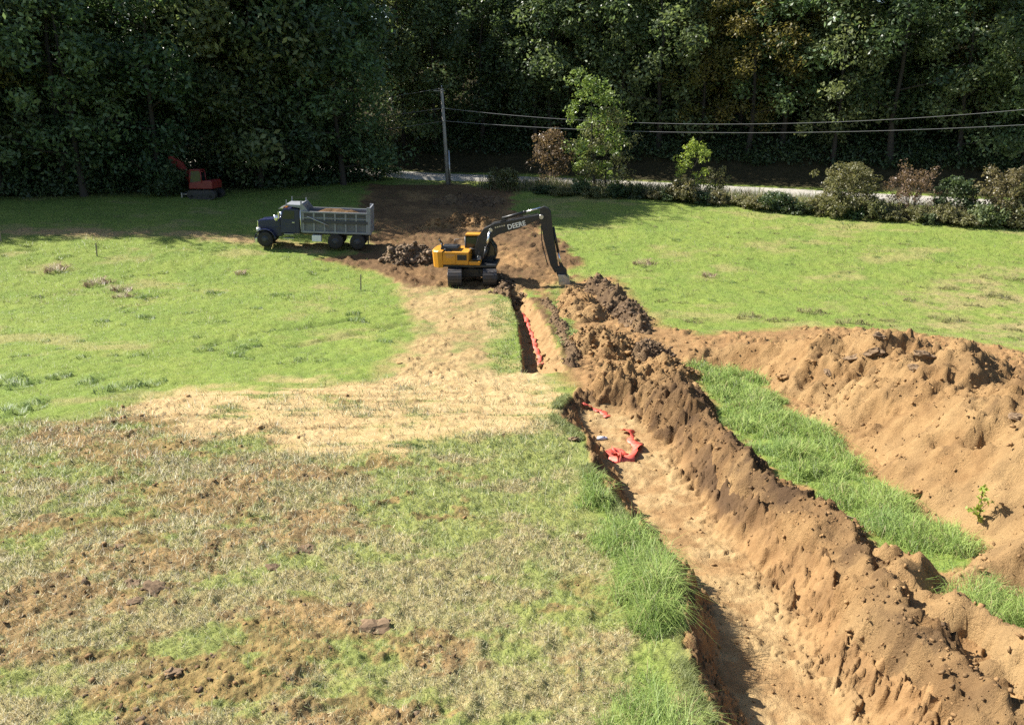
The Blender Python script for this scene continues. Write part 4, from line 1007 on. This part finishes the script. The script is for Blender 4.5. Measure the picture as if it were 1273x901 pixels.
# cab on the far side of the boom
cx0, cx1 = E_(415, 0)[0], E_(612, 0)[0]; y0, y1 = .34, 1.28; zr = E_(0, 338)[1]
fr = MB(); prof = [(cx0, 1.22), (cx0, zr - .08), (cx0 + .1, zr), (cx1 - .48, zr), (cx1 - .2, zr - .5), (cx1 - .02, 2.0), (cx1, 1.55), (cx1 - .1, 1.22)]
for y in (y0 + .03, y1 - .03):
    for a, b in zip(prof, prof[1:] + prof[:1]): fr.cyl((a[0], y, a[1]), (b[0], y, b[1]), .05, seg=8)
    fr.cyl((cx0 + .75, y, 1.25), (cx0 + .75, y, zr - .02), .045, seg=8)
for a in prof[:-1]: fr.cyl((a[0], y0, a[1]), (a[0], y1, a[1]), .045, seg=8)
fr.box(((cx0 + cx1) / 2, (y0 + y1) / 2, 1.36), (cx1 - cx0 - .1, y1 - y0 - .02, .3), .02)
cab = fr.build('cab', M['black'], EXC)
MB().box(((cx0 + cx1) / 2 - .22, (y0 + y1) / 2, zr + .03), (cx1 - cx0 - .42, y1 - y0 + .06, .09), .03).build('cab_roof', M['yellow'], EXC)
for nm, y in (('side_window', y0 + .015), ('side_window', y1 - .015)):
    MB().prism([(cx0 + .05, 1.5), (cx0 + .05, zr - .1), (cx1 - .5, zr - .05), (cx1 - .22, zr - .5), (cx1 - .06, 2.0), (cx1 - .05, 1.5)], y - .006, y + .006, 0).build(nm, M['glass'], cab)
for a, b in ((prof[3], prof[4]), (prof[4], prof[5]), (prof[5], prof[6])):
    mx_, mz_ = (a[0] + b[0]) / 2, (a[1] + b[1]) / 2; L = math.hypot(b[0] - a[0], b[1] - a[1])
    MB().box((mx_, (y0 + y1) / 2, mz_), (L, y1 - y0 - .08, .012), 0, Euler((0, -math.atan2(b[1] - a[1], b[0] - a[0]), 0))).build('windscreen', M['glass'], cab)
MB().box((cx0 + .02, (y0 + y1) / 2, 2.1), (.012, y1 - y0 - .1, 1.0), 0).build('rear_window', M['glass'], cab)
st = MB().box((cx0 + .6, (y0 + y1) / 2, 1.7), (.45, .45, .12), .04); st.box((cx0 + .38, (y0 + y1) / 2, 2.05), (.12, .42, .65), .04); st.build('seat', M['black'], cab)
# boom, arm, bucket
by0, by1 = -.30, .22
BOOM = MB().prism(EP([(486, 482), (489, 400), (504, 340), (543, 282), (608, 250), (700, 233), (895, 190), (922, 196), (906, 216), (760, 284), (642, 314), (588, 346), (557, 400), (536, 484)]), by0, by1, .035).build('boom', M['black'], EXC)
pin = MB()
for q, r_ in (((512, 470), .14), ((590, 290), .12), ((915, 203), .13)):
    a = E_(*q); pin.cyl((a[0], by0 - .06, a[1]), (a[0], by1 + .06, a[1]), r_)
pin.build('pivot_pin', M['metal'], BOOM)
tx = E_(757, 258)
text_mesh('lettering', 'DEERE', .40, M['white'], BOOM, (tx[0], by0 - .012, tx[1]), (R(90), R(-14), 0), .98)
q = E_(650, 270); st = MB(); 
for k in range(5): st.box((q[0] - .26 + k * .13, by0 - .008, q[1] - .03 + k * .032), (.085, .012, .07), 0, Euler((0, R(-14), 0)))
st.build('decal', M['metal'], BOOM)
def ram(name, a, b, split, y, r_, parent):
    a = Vector((a[0], y, a[1])); b = Vector((b[0], y, b[1])); c = a.lerp(b, split)
    o = MB().cyl(a, c, r_).cyl(c - (b - a).normalized() * .1, c, r_ * 1.2).build(name, M['black'], parent)
    MB().cyl(c, b, r_ * .62).build('rod', M['chrome'], o); return o
for y in (by0 - .15, by1 + .15): ram('boom_cylinder', E_(548, 478), E_(584, 300), .45, y, .095, EXC)
ram('arm_cylinder', E_(664, 218), E_(908, 148), .60, -.04, .085, EXC)
br = MB(); a = E_(664, 222); br.prism(EP([(648, 248), (660, 212), (676, 212), (690, 240)]), -.16, .08, .01); br.build('cylinder_bracket', M['black'], BOOM)
hs = MB()
for y in (-.2, -.12):
    P = [E_(*p) for p in ((560, 300), (600, 246), (700, 224), (800, 202), (890, 182), (930, 230))]
    for p, p2 in zip(P[:-1], P[1:]): hs.cyl((p[0], y, p[1]), (p2[0], y, p2[1]), .025, seg=6)
hs.build('hose', M['rubber'], BOOM)
ARM = MB().prism(EP([(903, 150), (930, 138), (958, 148), (974, 172), (986, 262), (1006, 400), (1030, 545), (1008, 566), (976, 512), (932, 352), (910, 232)]), -.22, .16, .03).build('arm', M['black'], EXC)
mt = MB(); hs2 = [E_(*p) for p in ((922, 260), (925, 350), (940, 420), (965, 510))]
for p, p2 in zip(hs2[:-1], hs2[1:]): mt.cyl((p[0] - .06, -.25, p[1]), (p2[0] - .06, -.25, p2[1]), .03, seg=6)
mt.build('hose', M['rubber'], ARM)
ram('bucket_cylinder', E_(990, 268), E_(1044, 515), .66, -.03, .08, EXC)
lk = MB().prism(EP([(1030, 500), (1050, 500), (1070, 545), (1052, 552)]), -.2, -.12, .01); lk.prism(EP([(1030, 500), (1050, 500), (1070, 545), (1052, 552)]), .06, .14, .01)
lk.prism(EP([(1005, 535), (1050, 515), (1082, 545), (1086, 590), (1030, 598)]), -.25, .19, .02); kb = E_(1056, 427); lk.box((kb[0], -.03, kb[1]), (.32, .12, .1), .02); lk.build('bucket_linkage', M['black'], EXC)
bk = MB(); outer = EP([(1030, 575), (1072, 572), (1096, 596), (1106, 632), (1094, 656), (1066, 668), (1036, 668)])
for (p, p2) in zip(outer[:-1], outer[1:]):
    d = Vector((p2[0] - p[0], 0, p2[1] - p[1])); c = ((p[0] + p2[0]) / 2, -.03, (p[1] + p2[1]) / 2)
    bk.box(c, (d.length + .02, .95, .04), 0, Euler((0, -math.atan2(d.z, d.x), 0)))
for y in (-.5, .44): bk.prism(outer, y - .02, y + .02, 0)
BK = bk.build('bucket', M['metal'], EXC)
for k in range(4):
    p = outer[-1]; MB().prism([(p[0] + .05, p[1] + .05), (p[0] - .2, p[1] - .01), (p[0] + .05, p[1] - .05)], -.45 + k * .26, -.35 + k * .26, 0).build('tooth', M['metal'], BK)

# ---- the dump truck
def T_(zx, zy): return ((zx / 6.365 + 300 - 395) / 17.8, (470 + 45 * (zx - 225) / 705 - zy) / 113.3)
def TP(l): return [T_(*p) for p in l]
pa, pb = P3(335, 304), P3(447, 311)
TR = empty('dump_truck', (pa + pb) / 2 + Vector((0, 0, .02)), R(4), 'dark blue dump truck with grey steel bed parked at the edge of the tree shade', 'dump truck')
TR.rotation_euler.y = math.atan2(pa.z - pb.z, (pb - pa).xy.length)
TR.location.x = P3(395, 308).x
ch = MB()
for y in (-.42, .42): ch.box((.15, y, .98), (7.0, .12, .26), .01)
for x in (-3, -1, .6, 2.0, 3.4): ch.box((x, 0, .98), (.12, .8, .2), .01)
for zx in (225, 760, 930): a = T_(zx, 0); ch.cyl((a[0], -1.0, .52), (a[0], 1.0, .52), .09)
ch.build('chassis', M['black'], TR)
def wheel(x, y, wd, r_=.52):
    o = MB().lathe([(r_ * .6, -wd / 2), (r_ * .93, -wd / 2), (r_, -wd / 2 + .05), (r_, wd / 2 - .05), (r_ * .93, wd / 2), (r_ * .6, wd / 2)], (x, y, r_)).build('wheel', M['rubber'], TR)
    s = -1 if y < 0 else 1
    h = MB().lathe([(r_ * .59, -wd / 2 + .02), (r_ * .59, wd / 2 - .02)], (x, y, r_)); h.lathe([(r_ * .57, 0), (r_ * .5, .05 * s), (.14, .1 * s), (.12, .2 * s)], (x, y + s * (wd / 2 - .06), r_), seg=20)
    for k in range(8): h.cyl((x + .2 * math.cos(k * .785), y + s * (wd / 2), r_ + .2 * math.sin(k * .785)), (x + .2 * math.cos(k * .785), y + s * (wd / 2 + .03), r_ + .2 * math.sin(k * .785)), .025, seg=6)
    h.build('rim', M['dgrey'], o)
for y in (-1.02, 1.02): wheel(T_(225, 0)[0], y, .30)
for zx in (760, 930):
    for y in (-.93, .93): wheel(T_(zx, 0)[0], y, .56)
MB().prism(TP([(168, 360), (166, 290), (182, 268), (338, 262), (346, 400), (300, 400), (290, 360)]), -.72, .72, .06).build('hood', M['navy'], TR)
for s in (-1, 1):
    f = MB(); c = T_(225, 0)[0]; P = [(c + .68 * math.cos(a), .52 + .66 * math.sin(a)) for a in [R(x) for x in range(5, 181, 19)]]
    for p, p2 in zip(P[:-1], P[1:]):
        d = (p2[0] - p[0], p2[1] - p[1]); f.box(((p[0] + p2[0]) / 2, s * .98, (p[1] + p2[1]) / 2), (math.hypot(*d) + .04, .46, .045), .01, Euler((0, -math.atan2(d[1], d[0]), 0)))
    a = T_(245, 325); f.box((a[0], s * .735, a[1]), (1.35, .05, .06), .01)
    fo = f.build('fender', M['navy'], TR)
    hl = T_(166, 318); MB().cyl((hl[0] - .06, s * .86, hl[1] - .18), (hl[0] + .2, s * .86, hl[1] - .18), .14, .1).build('headlight', M['lens'], TR)
gr = MB(); a = T_(162, 315)
gr.box((a[0], 0, a[1] - .15), (.06, 1.25, 1.0), .02)
for k in range(9): gr.box((a[0] - .035, -.5 + k * .125, a[1] - .15), (.03, .05, .9), 0)
gr.build('grille', M['chrome'], TR)
b_ = T_(155, 430); MB().box((b_[0] + .02, 0, b_[1] + .12), (.16, 2.3, .32), .03).build('bumper', M['chrome'], TR)
c0, c1 = T_(345, 0)[0], T_(488, 0)[0]; crz = T_(415, 186)[1]
cabT = MB().prism([(c0, .95), (c0, 1.95), (c0 + .16, crz - .06), (c0 + .3, crz), (c1 - .05, crz), (c1, crz - .08), (c1, .95)], -1.02, 1.02, .06).build('cab', M['navy'], TR)
for s in (-1, 1):
    MB().prism([(c0 + .12, 1.92), (c0 + .26, crz - .14), (c0 + .93, crz - .14), (c0 + .93, 1.92)], s * 1.03 - .008, s * 1.03 + .008, 0).build('side_window', M['glass'], cabT)
    dd = MB().prism([(c0 + .08, 1.0), (c0 + .08, 1.87), (c0 + .98, 1.87), (c0 + .98, 1.0)], s * 1.03 - .012, s * 1.03 + .012, .008).build('door', M['navy'], cabT)
    MB().box((c0 + .86, s * 1.06, 1.7), (.16, .04, .05), .01).build('handle', M['chrome'], dd)
    if s < 0:
        lt = MB()
        for k in range(3): lt.box((c0 + .53, -1.046, 1.62 - k * .12), (.55 - .08 * k, .008, .045), 0)
        lt.build('decal', M['dgrey'], dd)
    mr = MB().box((c0 - .05, s * 1.32, 2.2), (.07, .2, .48), .02); mr.cyl((c0 + .02, s * 1.0, 2.4), (c0 - .05, s * 1.32, 2.4), .016, seg=6).cyl((c0 + .02, s * 1.0, 1.98), (c0 - .05, s * 1.32, 1.98), .016, seg=6); mr.build('mirror', M['chrome'], cabT)
    MB().cyl((c1 + .1, s * .98, 1.0), (c1 + .1, s * .98, 2.75), .075).build('exhaust_stack', M['chrome'], TR)
    MB().cyl((c0 - .28, s * .98, 1.75), (c0 - .28, s * .98, 2.15), .17).build('air_cleaner', M['chrome'], TR)
    sx = T_(395, 0)[0]; MB().box((sx + .1, s * 1.0, .62), (.7, .35, .06), .01).box((sx + .1, s * 1.0, .9), (.6, .25, .05), .01).build('step', M['metal'], TR)
MB().box((c0 + .07, 0, 2.28), (.02, 1.7, .62), 0, Euler((0, R(13), 0))).build('windscreen', M['glass'], cabT)
MB().prism([(c0 - .12, crz - .02), (c0 + .18, crz + .06), (c0 + .2, crz - .02)], -.95, .95, .008).build('visor', M['chrome'], cabT)
rl_ = MB()
for k in range(5): rl_.box((c0 + .35, -.7 + k * .35, crz + .04), (.12, .12, .06), .02)
rl_.build('marker_lamp', M['amber'], cabT)
tk = T_(617, 420); MB().box((tk[0], -.95, tk[1] + .02), (.62, .5, .44), .04).build('side_tank', M['white'], TR)
MB().cyl((tk[0] - 1.2, .95, .85), (tk[0] + .2, .95, .85), .3).build('fuel_tank', M['metal'], TR)
# bed
bx0, bx1 = T_(512, 0)[0], T_(1012, 0)[0]; bz0, bz1 = T_(760, 385)[1], T_(760, 208)[1] - .2; zm = T_(760, 297)[1]
BED = MB().box(((bx0 + bx1) / 2, 0, bz0 + .06), (bx1 - bx0, 2.2, .12), .01)
for y in (-.35, .35): BED.box(((bx0 + bx1) / 2, y, bz0 - .12), (bx1 - bx0 - .2, .12, .2), .01)
BED = BED.build('bed', M['dgrey'], TR)
for s in (-1, 1):
    sd_ = MB().box(((bx0 + bx1) / 2, s * 1.14, (bz0 + bz1) / 2), (bx1 - bx0, .06, bz1 - bz0), .01).build('side_panel', M['pgrey'], BED)
    rb = MB()
    for k in range(7):
        x = bx0 + .08 + (bx1 - bx0 - .16) * k / 6; rb.box((x, s * 1.21, (bz0 + bz1) / 2), (.11, .09, bz1 - bz0 - .04), .01)
    rb.box(((bx0 + bx1) / 2, s * 1.215, bz0 + .07), (bx1 - bx0, .10, .13), .01); rb.box(((bx0 + bx1) / 2, s * 1.215, bz1 + .04), (bx1 - bx0, .13, .1), .01); rb.box(((bx0 + bx1) / 2, s * 1.205, zm + .24), (bx1 - bx0, .075, .06), .01)
    rb.build('rib', M['grey'], sd_)
    dk_ = MB().box(((bx0 + bx1) / 2, s * 1.225, zm), (bx1 - bx0 - .02, .13, .2), .01); dk_.box(((bx0 + bx1) / 2, s * 1.205, bz1 - .12), (bx1 - bx0 - .04, .075, .18), .01); dk_.build('shaded_rail', M['dgrey'], sd_)  # dark bands: shade on and under the rails put into the colour
hb0, hb1 = T_(500, 0)[0], T_(558, 0)[0]
MB().prism([(hb0, bz0), (hb0, T_(500, 150)[1]), (hb0 + .14, T_(500, 150)[1]), (hb1, bz1 + .1), (hb1 - .3, bz1 + .05), (hb0 + .14, bz0)], -1.16, -1.08, .01).prism([(hb0, bz0), (hb0, T_(500, 150)[1]), (hb0 + .14, T_(500, 150)[1]), (hb1, bz1 + .1), (hb1 - .3, bz1 + .05), (hb0 + .14, bz0)], 1.08, 1.16, .01).box((hb0 + .06, 0, (bz0 + T_(500, 150)[1]) / 2), (.07, 2.15, T_(500, 150)[1] - bz0), .01).build('headboard', M['grey'], BED)
sh0 = T_(388, 160); sh1 = T_(520, 175)
shd = MB().prism([(sh0[0], sh0[1]), (sh0[0], sh0[1] + .07), (sh1[0], sh1[1] + .12), (sh1[0], sh1[1] - .12)], -1.1, 1.1, .015)
for y in (-1.05, 1.05): shd.box((sh0[0] + .06, y, sh0[1] + .2), (.06, .06, .36), .01); shd.box((T_(505, 0)[0], y, sh1[1] + .24), (.1, .06, .3), .01)
shd.build('cab_shield', M['grey'], BED)
a, b = T_(552, 245), T_(716, 322); MB().cyl((a[0], -1.31, a[1]), (b[0], -1.31, b[1]), .035, seg=8).build('tarp_arm', M['metal'], BED)
t0, t1 = T_(1008, 0)[0], T_(1040, 0)[0]; tz0, tz1 = T_(1025, 405)[1], T_(1025, 182)[1] - .14
tg = MB().box(((t0 + t1) / 2 + .02, 0, (tz0 + tz1) / 2), (.1, 2.36, tz1 - tz0), .015)
for k in range(4): tg.box(((t0 + t1) / 2 + .09, -.9 + k * .6, (tz0 + tz1) / 2), (.06, .1, tz1 - tz0 - .1), .01)
for y in (-1.2, 1.2): tg.box(((t0 + t1) / 2 - .06, y, (tz0 + tz1) / 2 + .03), (.26, .1, tz1 - tz0), .015)
tg.build('tailgate', M['grey'], BED)
for y in (-.93, .93): MB().box((T_(1010, 0)[0], y, .62), (.03, .6, .55), .005).build('mud_flap', M['rubber'], TR)
# its load: loose earth, a thing of its own
gx, gy = np.meshgrid(np.linspace(0, 1, 60), np.linspace(0, 1, 30)); LX = bx0 + .15 + gx * (bx1 - bx0 - .3); LY = -1.09 + gy * 2.18
LZ = bz1 - .28 + .42 * np.minimum(1, 3.2 * np.minimum(gx, 1 - gx)) * np.minimum(1, 2.2 * np.minimum(gy, 1 - gy)) + .14 * fbm(LX * 2, LY * 2, 800, 4)
i = np.arange(LX.size).reshape(LX.shape)
ld = mesh_np('soil_load', np.stack([LX, LY, LZ], -1).reshape(-1, 3), [np.stack([i[:-1, :-1], i[:-1, 1:], i[1:, 1:], i[1:, :-1]], -1).reshape(-1, 4)], M['soil'], dict(mask=np.tile([.7, .0, 0], (LX.size, 1))), smooth=True)
ld.matrix_world = TR.matrix_basis; ld.location = TR.location; ld.rotation_euler = TR.rotation_euler
tag(ld, 'loose brown earth heaped in the bed of the dump truck', 'soil load')

# ---- the red excavator at the edge of the wood
RE = empty('excavator', P3(257, 246), R(174), 'small red excavator parked in the shade at the edge of the wood', 'excavator')
def R_(px, py): return (-(px - 257) / 14.0, (246 - py) / 14.0)
def RP(l): return [R_(*p) for p in l]
make_track(RE, 'track', .78, 2.5, .72, .45, 0); make_track(RE, 'track', -.78, 2.5, .72, .45, 0)
MB().box((0, 0, .5), (1.2, 1.2, .4), .04).cyl((0, 0, .6), (0, 0, .86), .45, seg=20).build('undercarriage', M['black'], RE)
MB().prism([(-1.05, .85), (-1.08, 1.4), (-.95, 1.58), (-.1, 1.52), (1.0, 1.35), (1.05, .85)], -.95, .95, .06).build('engine_house', M['red'], RE)
rc = MB(); P = [(-.15, 1.35), (-.12, 2.28), (.0, 2.4), (.75, 2.4), (.95, 1.35)]
for y in (.1, .92):
    for a, b in zip(P, P[1:]): rc.cyl((a[0], y, a[1]), (b[0], y, b[1]), .05, seg=8)
for a in P: rc.cyl((a[0], .1, a[1]), (a[0], .92, a[1]), .045, seg=8)
rcab = rc.build('cab', M['red'], RE)
MB().box((.36, .51, 2.43), (.95, .92, .1), .03).build('cab_roof', M['red'], RE)
for y in (.11, .91): MB().prism([(-.1, 1.4), (-.08, 2.25), (.02, 2.36), (.72, 2.36), (.9, 1.4)], y - .005, y + .005, 0).build('side_window', M['glass'], rcab)
MB().prism([(.76, 2.38), (.78, 2.38), (.96, 1.38), (.94, 1.38)], .15, .87, 0).build('windscreen', M['glass'], rcab)
RB = MB().prism(RP([(248, 228), (243, 229), (238, 219), (229, 203), (216, 197), (217, 200), (222, 207), (232, 221), (241, 233), (248, 233)]), -.35, -.02, .02).build('boom', M['red'], RE)
MB().prism(RP([(219, 196), (214, 197), (208, 224), (211, 227), (221, 202)]), -.32, -.05, .02).build('arm', M['red'], RE)
a, b = R_(240, 226), R_(226, 207); ram('boom_cylinder', a, b, .55, -.42, .06, RE)
bk = MB(); out = RP([(213, 226), (208, 224), (206, 232), (210, 238), (217, 238)])
for y in (-.5, .12): bk.prism(out, y - .02, y + .02, 0)
for p, p2 in zip(out[:-1], out[1:]):
    d = (p2[0] - p[0], p2[1] - p[1]); bk.box(((p[0] + p2[0]) / 2, -.19, (p[1] + p2[1]) / 2), (math.hypot(*d) + .02, .62, .04), 0, Euler((0, -math.atan2(d[1], d[0]), 0)))
bk.build('bucket', M['metal'], RE)
bl = MB().box((1.75, 0, .3), (.1, 2.0, .42), .03).box((1.3, -.5, .35), (.9, .12, .12), .02).box((1.3, .5, .35), (.9, .12, .12), .02); bl.build('blade', M['metal'], RE)

# ------------------------------------------------------------------ pole, wires, stakes, tape and other small things
def rayY(px, py, Y):
    dx = (px - 636.5) / FPX; dy = (450.5 - py) / FPX
    d = Vector((dx, math.cos(TH) + dy * math.sin(TH), -math.sin(TH) + dy * math.cos(TH)))
    return Vector((0, 0, CAMZ)) + d * (Y / d.y)
pb_ = P3(557, 229); POLE = empty('utility_pole', pb_, 0, 'grey wooden utility pole standing beside the road', 'utility pole')
tp_ = rayY(549, 110, pb_.y) - pb_
m = MB().cyl((0, 0, -.3), tp_, .20, .14, 14); m.build('pole', M['pole'], POLE)
MB().cyl((.22, -.12, -.2), (.16, -.15, 3.4), .10, .09, 10).build('cable_guard', M['metal'], POLE)
ins = MB()
for f in (.985, .80, .67): p = tp_ * f; ins.cyl(p + Vector((0, -.12, 0)), p + Vector((0, -.32, 0)), .07, .05, 8)
ins.cyl(tp_, tp_ + Vector((0, 0, .28)), .05, .06, 8); ins.build('insulator', M['metal'], POLE)
p = tp_ * .975; MB().box(p + Vector((-.25, -.02, 0)), (1.1, .1, .1), .01).build('crossarm', M['pole'], POLE)
def wire(a, b, sag, label):
    pts = []
    for k in range(33):
        t = k / 32; p = a.lerp(b, t) - Vector((0, 0, sag * 4 * t * (1 - t))); pts.append((*p, .025))
    V, F = tubes([pts], 5); tag(mesh_np('power_line', V, F, M['wire']), label, 'power line', 'power lines on the utility pole')
top = lambda f: pb_ + tp_ * f + Vector((0, -.2, 0))
wire(top(1.0), rayY(300, 136, 93), .4, 'topmost wire running left from the utility pole')
wire(top(.80), rayY(300, 149, 93), .5, 'middle wire running left from the utility pole')
wire(top(.67), rayY(300, 170, 93), .5, 'lowest wire running left from the utility pole')
wire(top(.80), rayY(1420, 121, 66), 1.75, 'upper wire running right from the utility pole across the wood')
wire(top(.67), rayY(1420, 146, 66), 1.15, 'lower wire running right from the utility pole across the wood')
for px, py, h, lb in ((121, 318, .85, 'short wooden stake standing in the left field'), (449, 361, .95, 'short wooden stake at the right edge of the left field below the dump truck'), (2, 301, 1.1, 'wooden post at the far left edge of the left field')):
    b = P3(px, py); o = MB().box((0, 0, h / 2 - .1), (.07, .05, h + .2), .006, Euler((0, R(3), 0))).build('stake', M['wood']); o.location = b; tag(o, lb, 'stake')
def on(px, py, topf):
    dx = (px - 636.5) / FPX; dy = (450.5 - py) / FPX; d = Vector((dx, math.cos(TH) + dy * math.sin(TH), -math.sin(TH) + dy * math.cos(TH)))
    t = 8.0
    while t < 70:
        p = Vector((0, 0, CAMZ)) + d * t
        if p.z < topf(p.x, p.y): return p
        t += .03
    return Vector((0, 0, CAMZ)) + d * t
G_ = lambda x, y: gz1(x, y)
both = lambda x, y: max(gz1(x, y), berm_top(x, y) if 7 < y < 32 and x > 2 else -9)
def ribbon(name, pts, w, mat, label, cat, wave=.0, tw=0.0, seed=0):
    r = random.Random(seed); P = [Vector(p) for p in pts]; Q_ = []
    for a, b in zip(P[:-1], P[1:]):
        for k in range(8): Q_.append(a.lerp(b, k / 8))
    Q_.append(P[-1]); V = []; n = len(Q_)
    for k, q in enumerate(Q_):
        T = (Q_[min(k + 1, n - 1)] - Q_[max(k - 1, 0)]).normalized(); A = T.cross(Vector((0, 0, 1))).normalized(); B = A.cross(T)
        a = tw * math.sin(k * (.9 if wave > .03 else .22)) + r.uniform(-.05, .05); ax = A * math.cos(a) + B * math.sin(a); fq = 1.35 if n < 60 and wave > .03 else .5; off = B * wave * math.sin(k * fq) + Vector((0, 0, .02)) + A * wave * .8 * math.sin(k * fq * 1.26)
        for s in (-.5, 0, .5): V.append(q + off + ax * w * s * (1 + .25 * math.sin(k * 1.1)) + B * .006 * (1 - abs(s) * 2) + B * .03 * math.sin(k * 2.1 + s * 3))
    F = [[k * 3 + j, k * 3 + j + 1, k * 3 + j + 4, k * 3 + j + 3] for k in range(n - 1) for j in (0, 1)]
    o = mesh_np(name, np.array(V), [np.array(F)], mat, smooth=True); md = o.modifiers.new('thickness', 'SOLIDIFY'); md.thickness = .004
    return tag(o, label, cat)
def lay(l, topf=G_, up=.03): return [on(a, b, topf) + Vector((0, 0, up)) for a, b in l]
ribbon('warning_tape', lay([(650, 392), (655, 402), (659, 413), (663, 424), (667, 436), (670, 447), (672, 457)], up=.1), .2, M['tape'], 'long crinkled red warning tape lying down the far trench', 'tape', .045, .5, 1)
ribbon('warning_tape', lay([(724, 503), (737, 508), (748, 514), (756, 519)]), .22, M['tape'], 'faded red warning tape lying flat where the near trench begins', 'tape', .02, .2, 2)
ribbon('warning_tape', lay([(779, 536), (788, 544), (791, 556), (785, 566), (776, 574), (767, 573), (761, 567), (770, 564), (777, 571)], up=.04), .42, M['tape'], 'bunched bright red warning tape on the near trench floor', 'tape', .02, .8, 3)
q = on(748, 547, G_); o = MB().cyl((-.14, 0, .06), (.1, .03, .06), .06).cyl((.1, .03, .06), (.18, .04, .06), .05, .025).build('plastic_bottle', M['blue']); o.location = q; tag(o, 'pale blue plastic scrap on the near trench floor left of the bunched tape', 'plastic scrap')
a, b = on(1008, 631, both), on(1064, 648, both); mid = (a + b) / 2 + Vector((0, 0, .06))
V, F = tubes([[(*(a + Vector((0, 0, .04))), .035), (*mid, .032), (*(b + Vector((0, 0, .05))), .022)]], 7); tag(mesh_np('stick', V, F, M['stick'], smooth=True), 'pale stick lying across the berm beside the grass strip', 'stick')
b = P3(1212, 664); SAP = empty('sapling', b, 0, 'thin yellow leaved sapling growing between grass strip and spoil ridge', 'sapling')
V, F = tubes([[(0, 0, -.05, .014), (.02, 0, .5, .011), (-.02, 0, 1.05, .006)], [(.01, 0, .4, .006), (-.2, 0, .62, .003)], [(.01, 0, .55, .006), (.17, .02, .75, .003)]], 5); mesh_np('stem', V, F, M['bark'], parent=SAP)
r = np.random.default_rng(5); cs = [(0, 0, z) for z in np.linspace(.35, 1.1, 9)] + [(-.2, 0, .62), (-.12, 0, .55), (.17, 0, .75)]
V, F, cl = leaves(cs, .09, 5, .075, 55); mesh_np('foliage', V, [F], M['leaf_lime'], dict(col=cl), parent=SAP)
# stones and big clods one can pick out
def stone(px, py, size, mat, name, label, cat, group, topf, seed, flat=.55, sink=.25, dark=0.0):
    p = on(px, py, topf); r = np.random.default_rng(seed)
    bm = bmesh.new(); bmesh.ops.create_icosphere(bm, subdivisions=3, radius=size)
    from mathutils import noise as mn
    for v in bm.verts:
        n_ = v.co.normalized(); q_ = n_ + Vector((seed * 3.7, 0, 0)); k = 1 + .45 * mn.noise(q_ * 1.6) + .38 * mn.noise(q_ * 3.7) + .2 * mn.noise(q_ * 8); v.co = Vector((v.co.x * k * 1.25, v.co.y * k * .9, v.co.z * k * flat))
    me = bpy.data.meshes.new(name); bm.to_mesh(me); bm.free(); me.materials.append(mat)
    q = me.attributes.new('mask', 'FLOAT_COLOR', 'POINT'); q.data.foreach_set('color', np.tile([dark, .0, 0, 1], len(me.vertices)).astype(np.float32))
    o = bpy.data.objects.new(name, me); C.objects.link(o); o.location = p + Vector((0, 0, size * flat * (1 - sink * 2))); o.rotation_euler = (r.uniform(-.4, .4), r.uniform(-.4, .4), r.uniform(0, 6.28))
    return tag(o, label, cat, group)
SP = [(1060, 449, .26, 'dark slab of rock near the crest of the tan ridge, left of its twin'), (1087, 441, .26, 'dark tilted slab of rock near the crest of the tan ridge, right of its twin'), (1030, 465, .15, 'pale stone below the left dark slab on the tan ridge'), (1053, 494, .11, 'small pale stone in the middle of the tan ridge'),
      (1038, 529, .15, 'upright brown block at the left foot of the tan ridge by the grass'), (1138, 460, .2, 'dark rock just under the crest notch of the tan ridge'), (1150, 446, .24, 'big dark clod in the crest notch of the tan ridge'), (1141, 615, .17, 'brown stone at the foot of the ridge beside the lower grass strip'),
      (1266, 521, .16, 'dark clod high on the ridge at the right edge'), (1009, 451, .17, 'flat tan stone on the left part of the ridge'), (974, 471, .2, 'flat tan slab at the grass edge, lower left of the ridge'), (1095, 420, .22, 'dark clod on the very top of the tan ridge')]
for k, (px, py, sz, lb) in enumerate(SP):
    stone(px, py, sz, M['dark_clod'] if 'dark' in lb else M['soil_clod'], 'clod' if 'clod' in lb else 'stone', lb, 'clod' if 'clod' in lb else 'stone', None, ridge_top, 900 + k)
CP = [(195, 733, .16, 'big dark clod on the worn ground at the left, right of a smaller one'), (160, 728, .13, 'dark clod just left of the big dark clod on the worn ground'), (172, 748, .10, 'small dark clod below the pair on the worn ground at left'), (383, 684, .15, 'dark clod in the middle of the worn ground'), (342, 707, .10, 'small dark clod left of and below the middle clod'),
      (466, 781, .17, 'dark flat clod in the worn ground right of centre'), (715, 546, .15, 'brown clod on the grass beside the trench corner'), (150, 680, .09, 'lone dark clod on the worn turf at far left'), (210, 838, .12, 'dark clod near the lower left corner')]
for k, (px, py, sz, lb) in enumerate(CP): stone(px, py, sz * 1.25, M['dark_clod'], 'clod', lb, 'clod', None, G_, 950 + k, .38, .42)
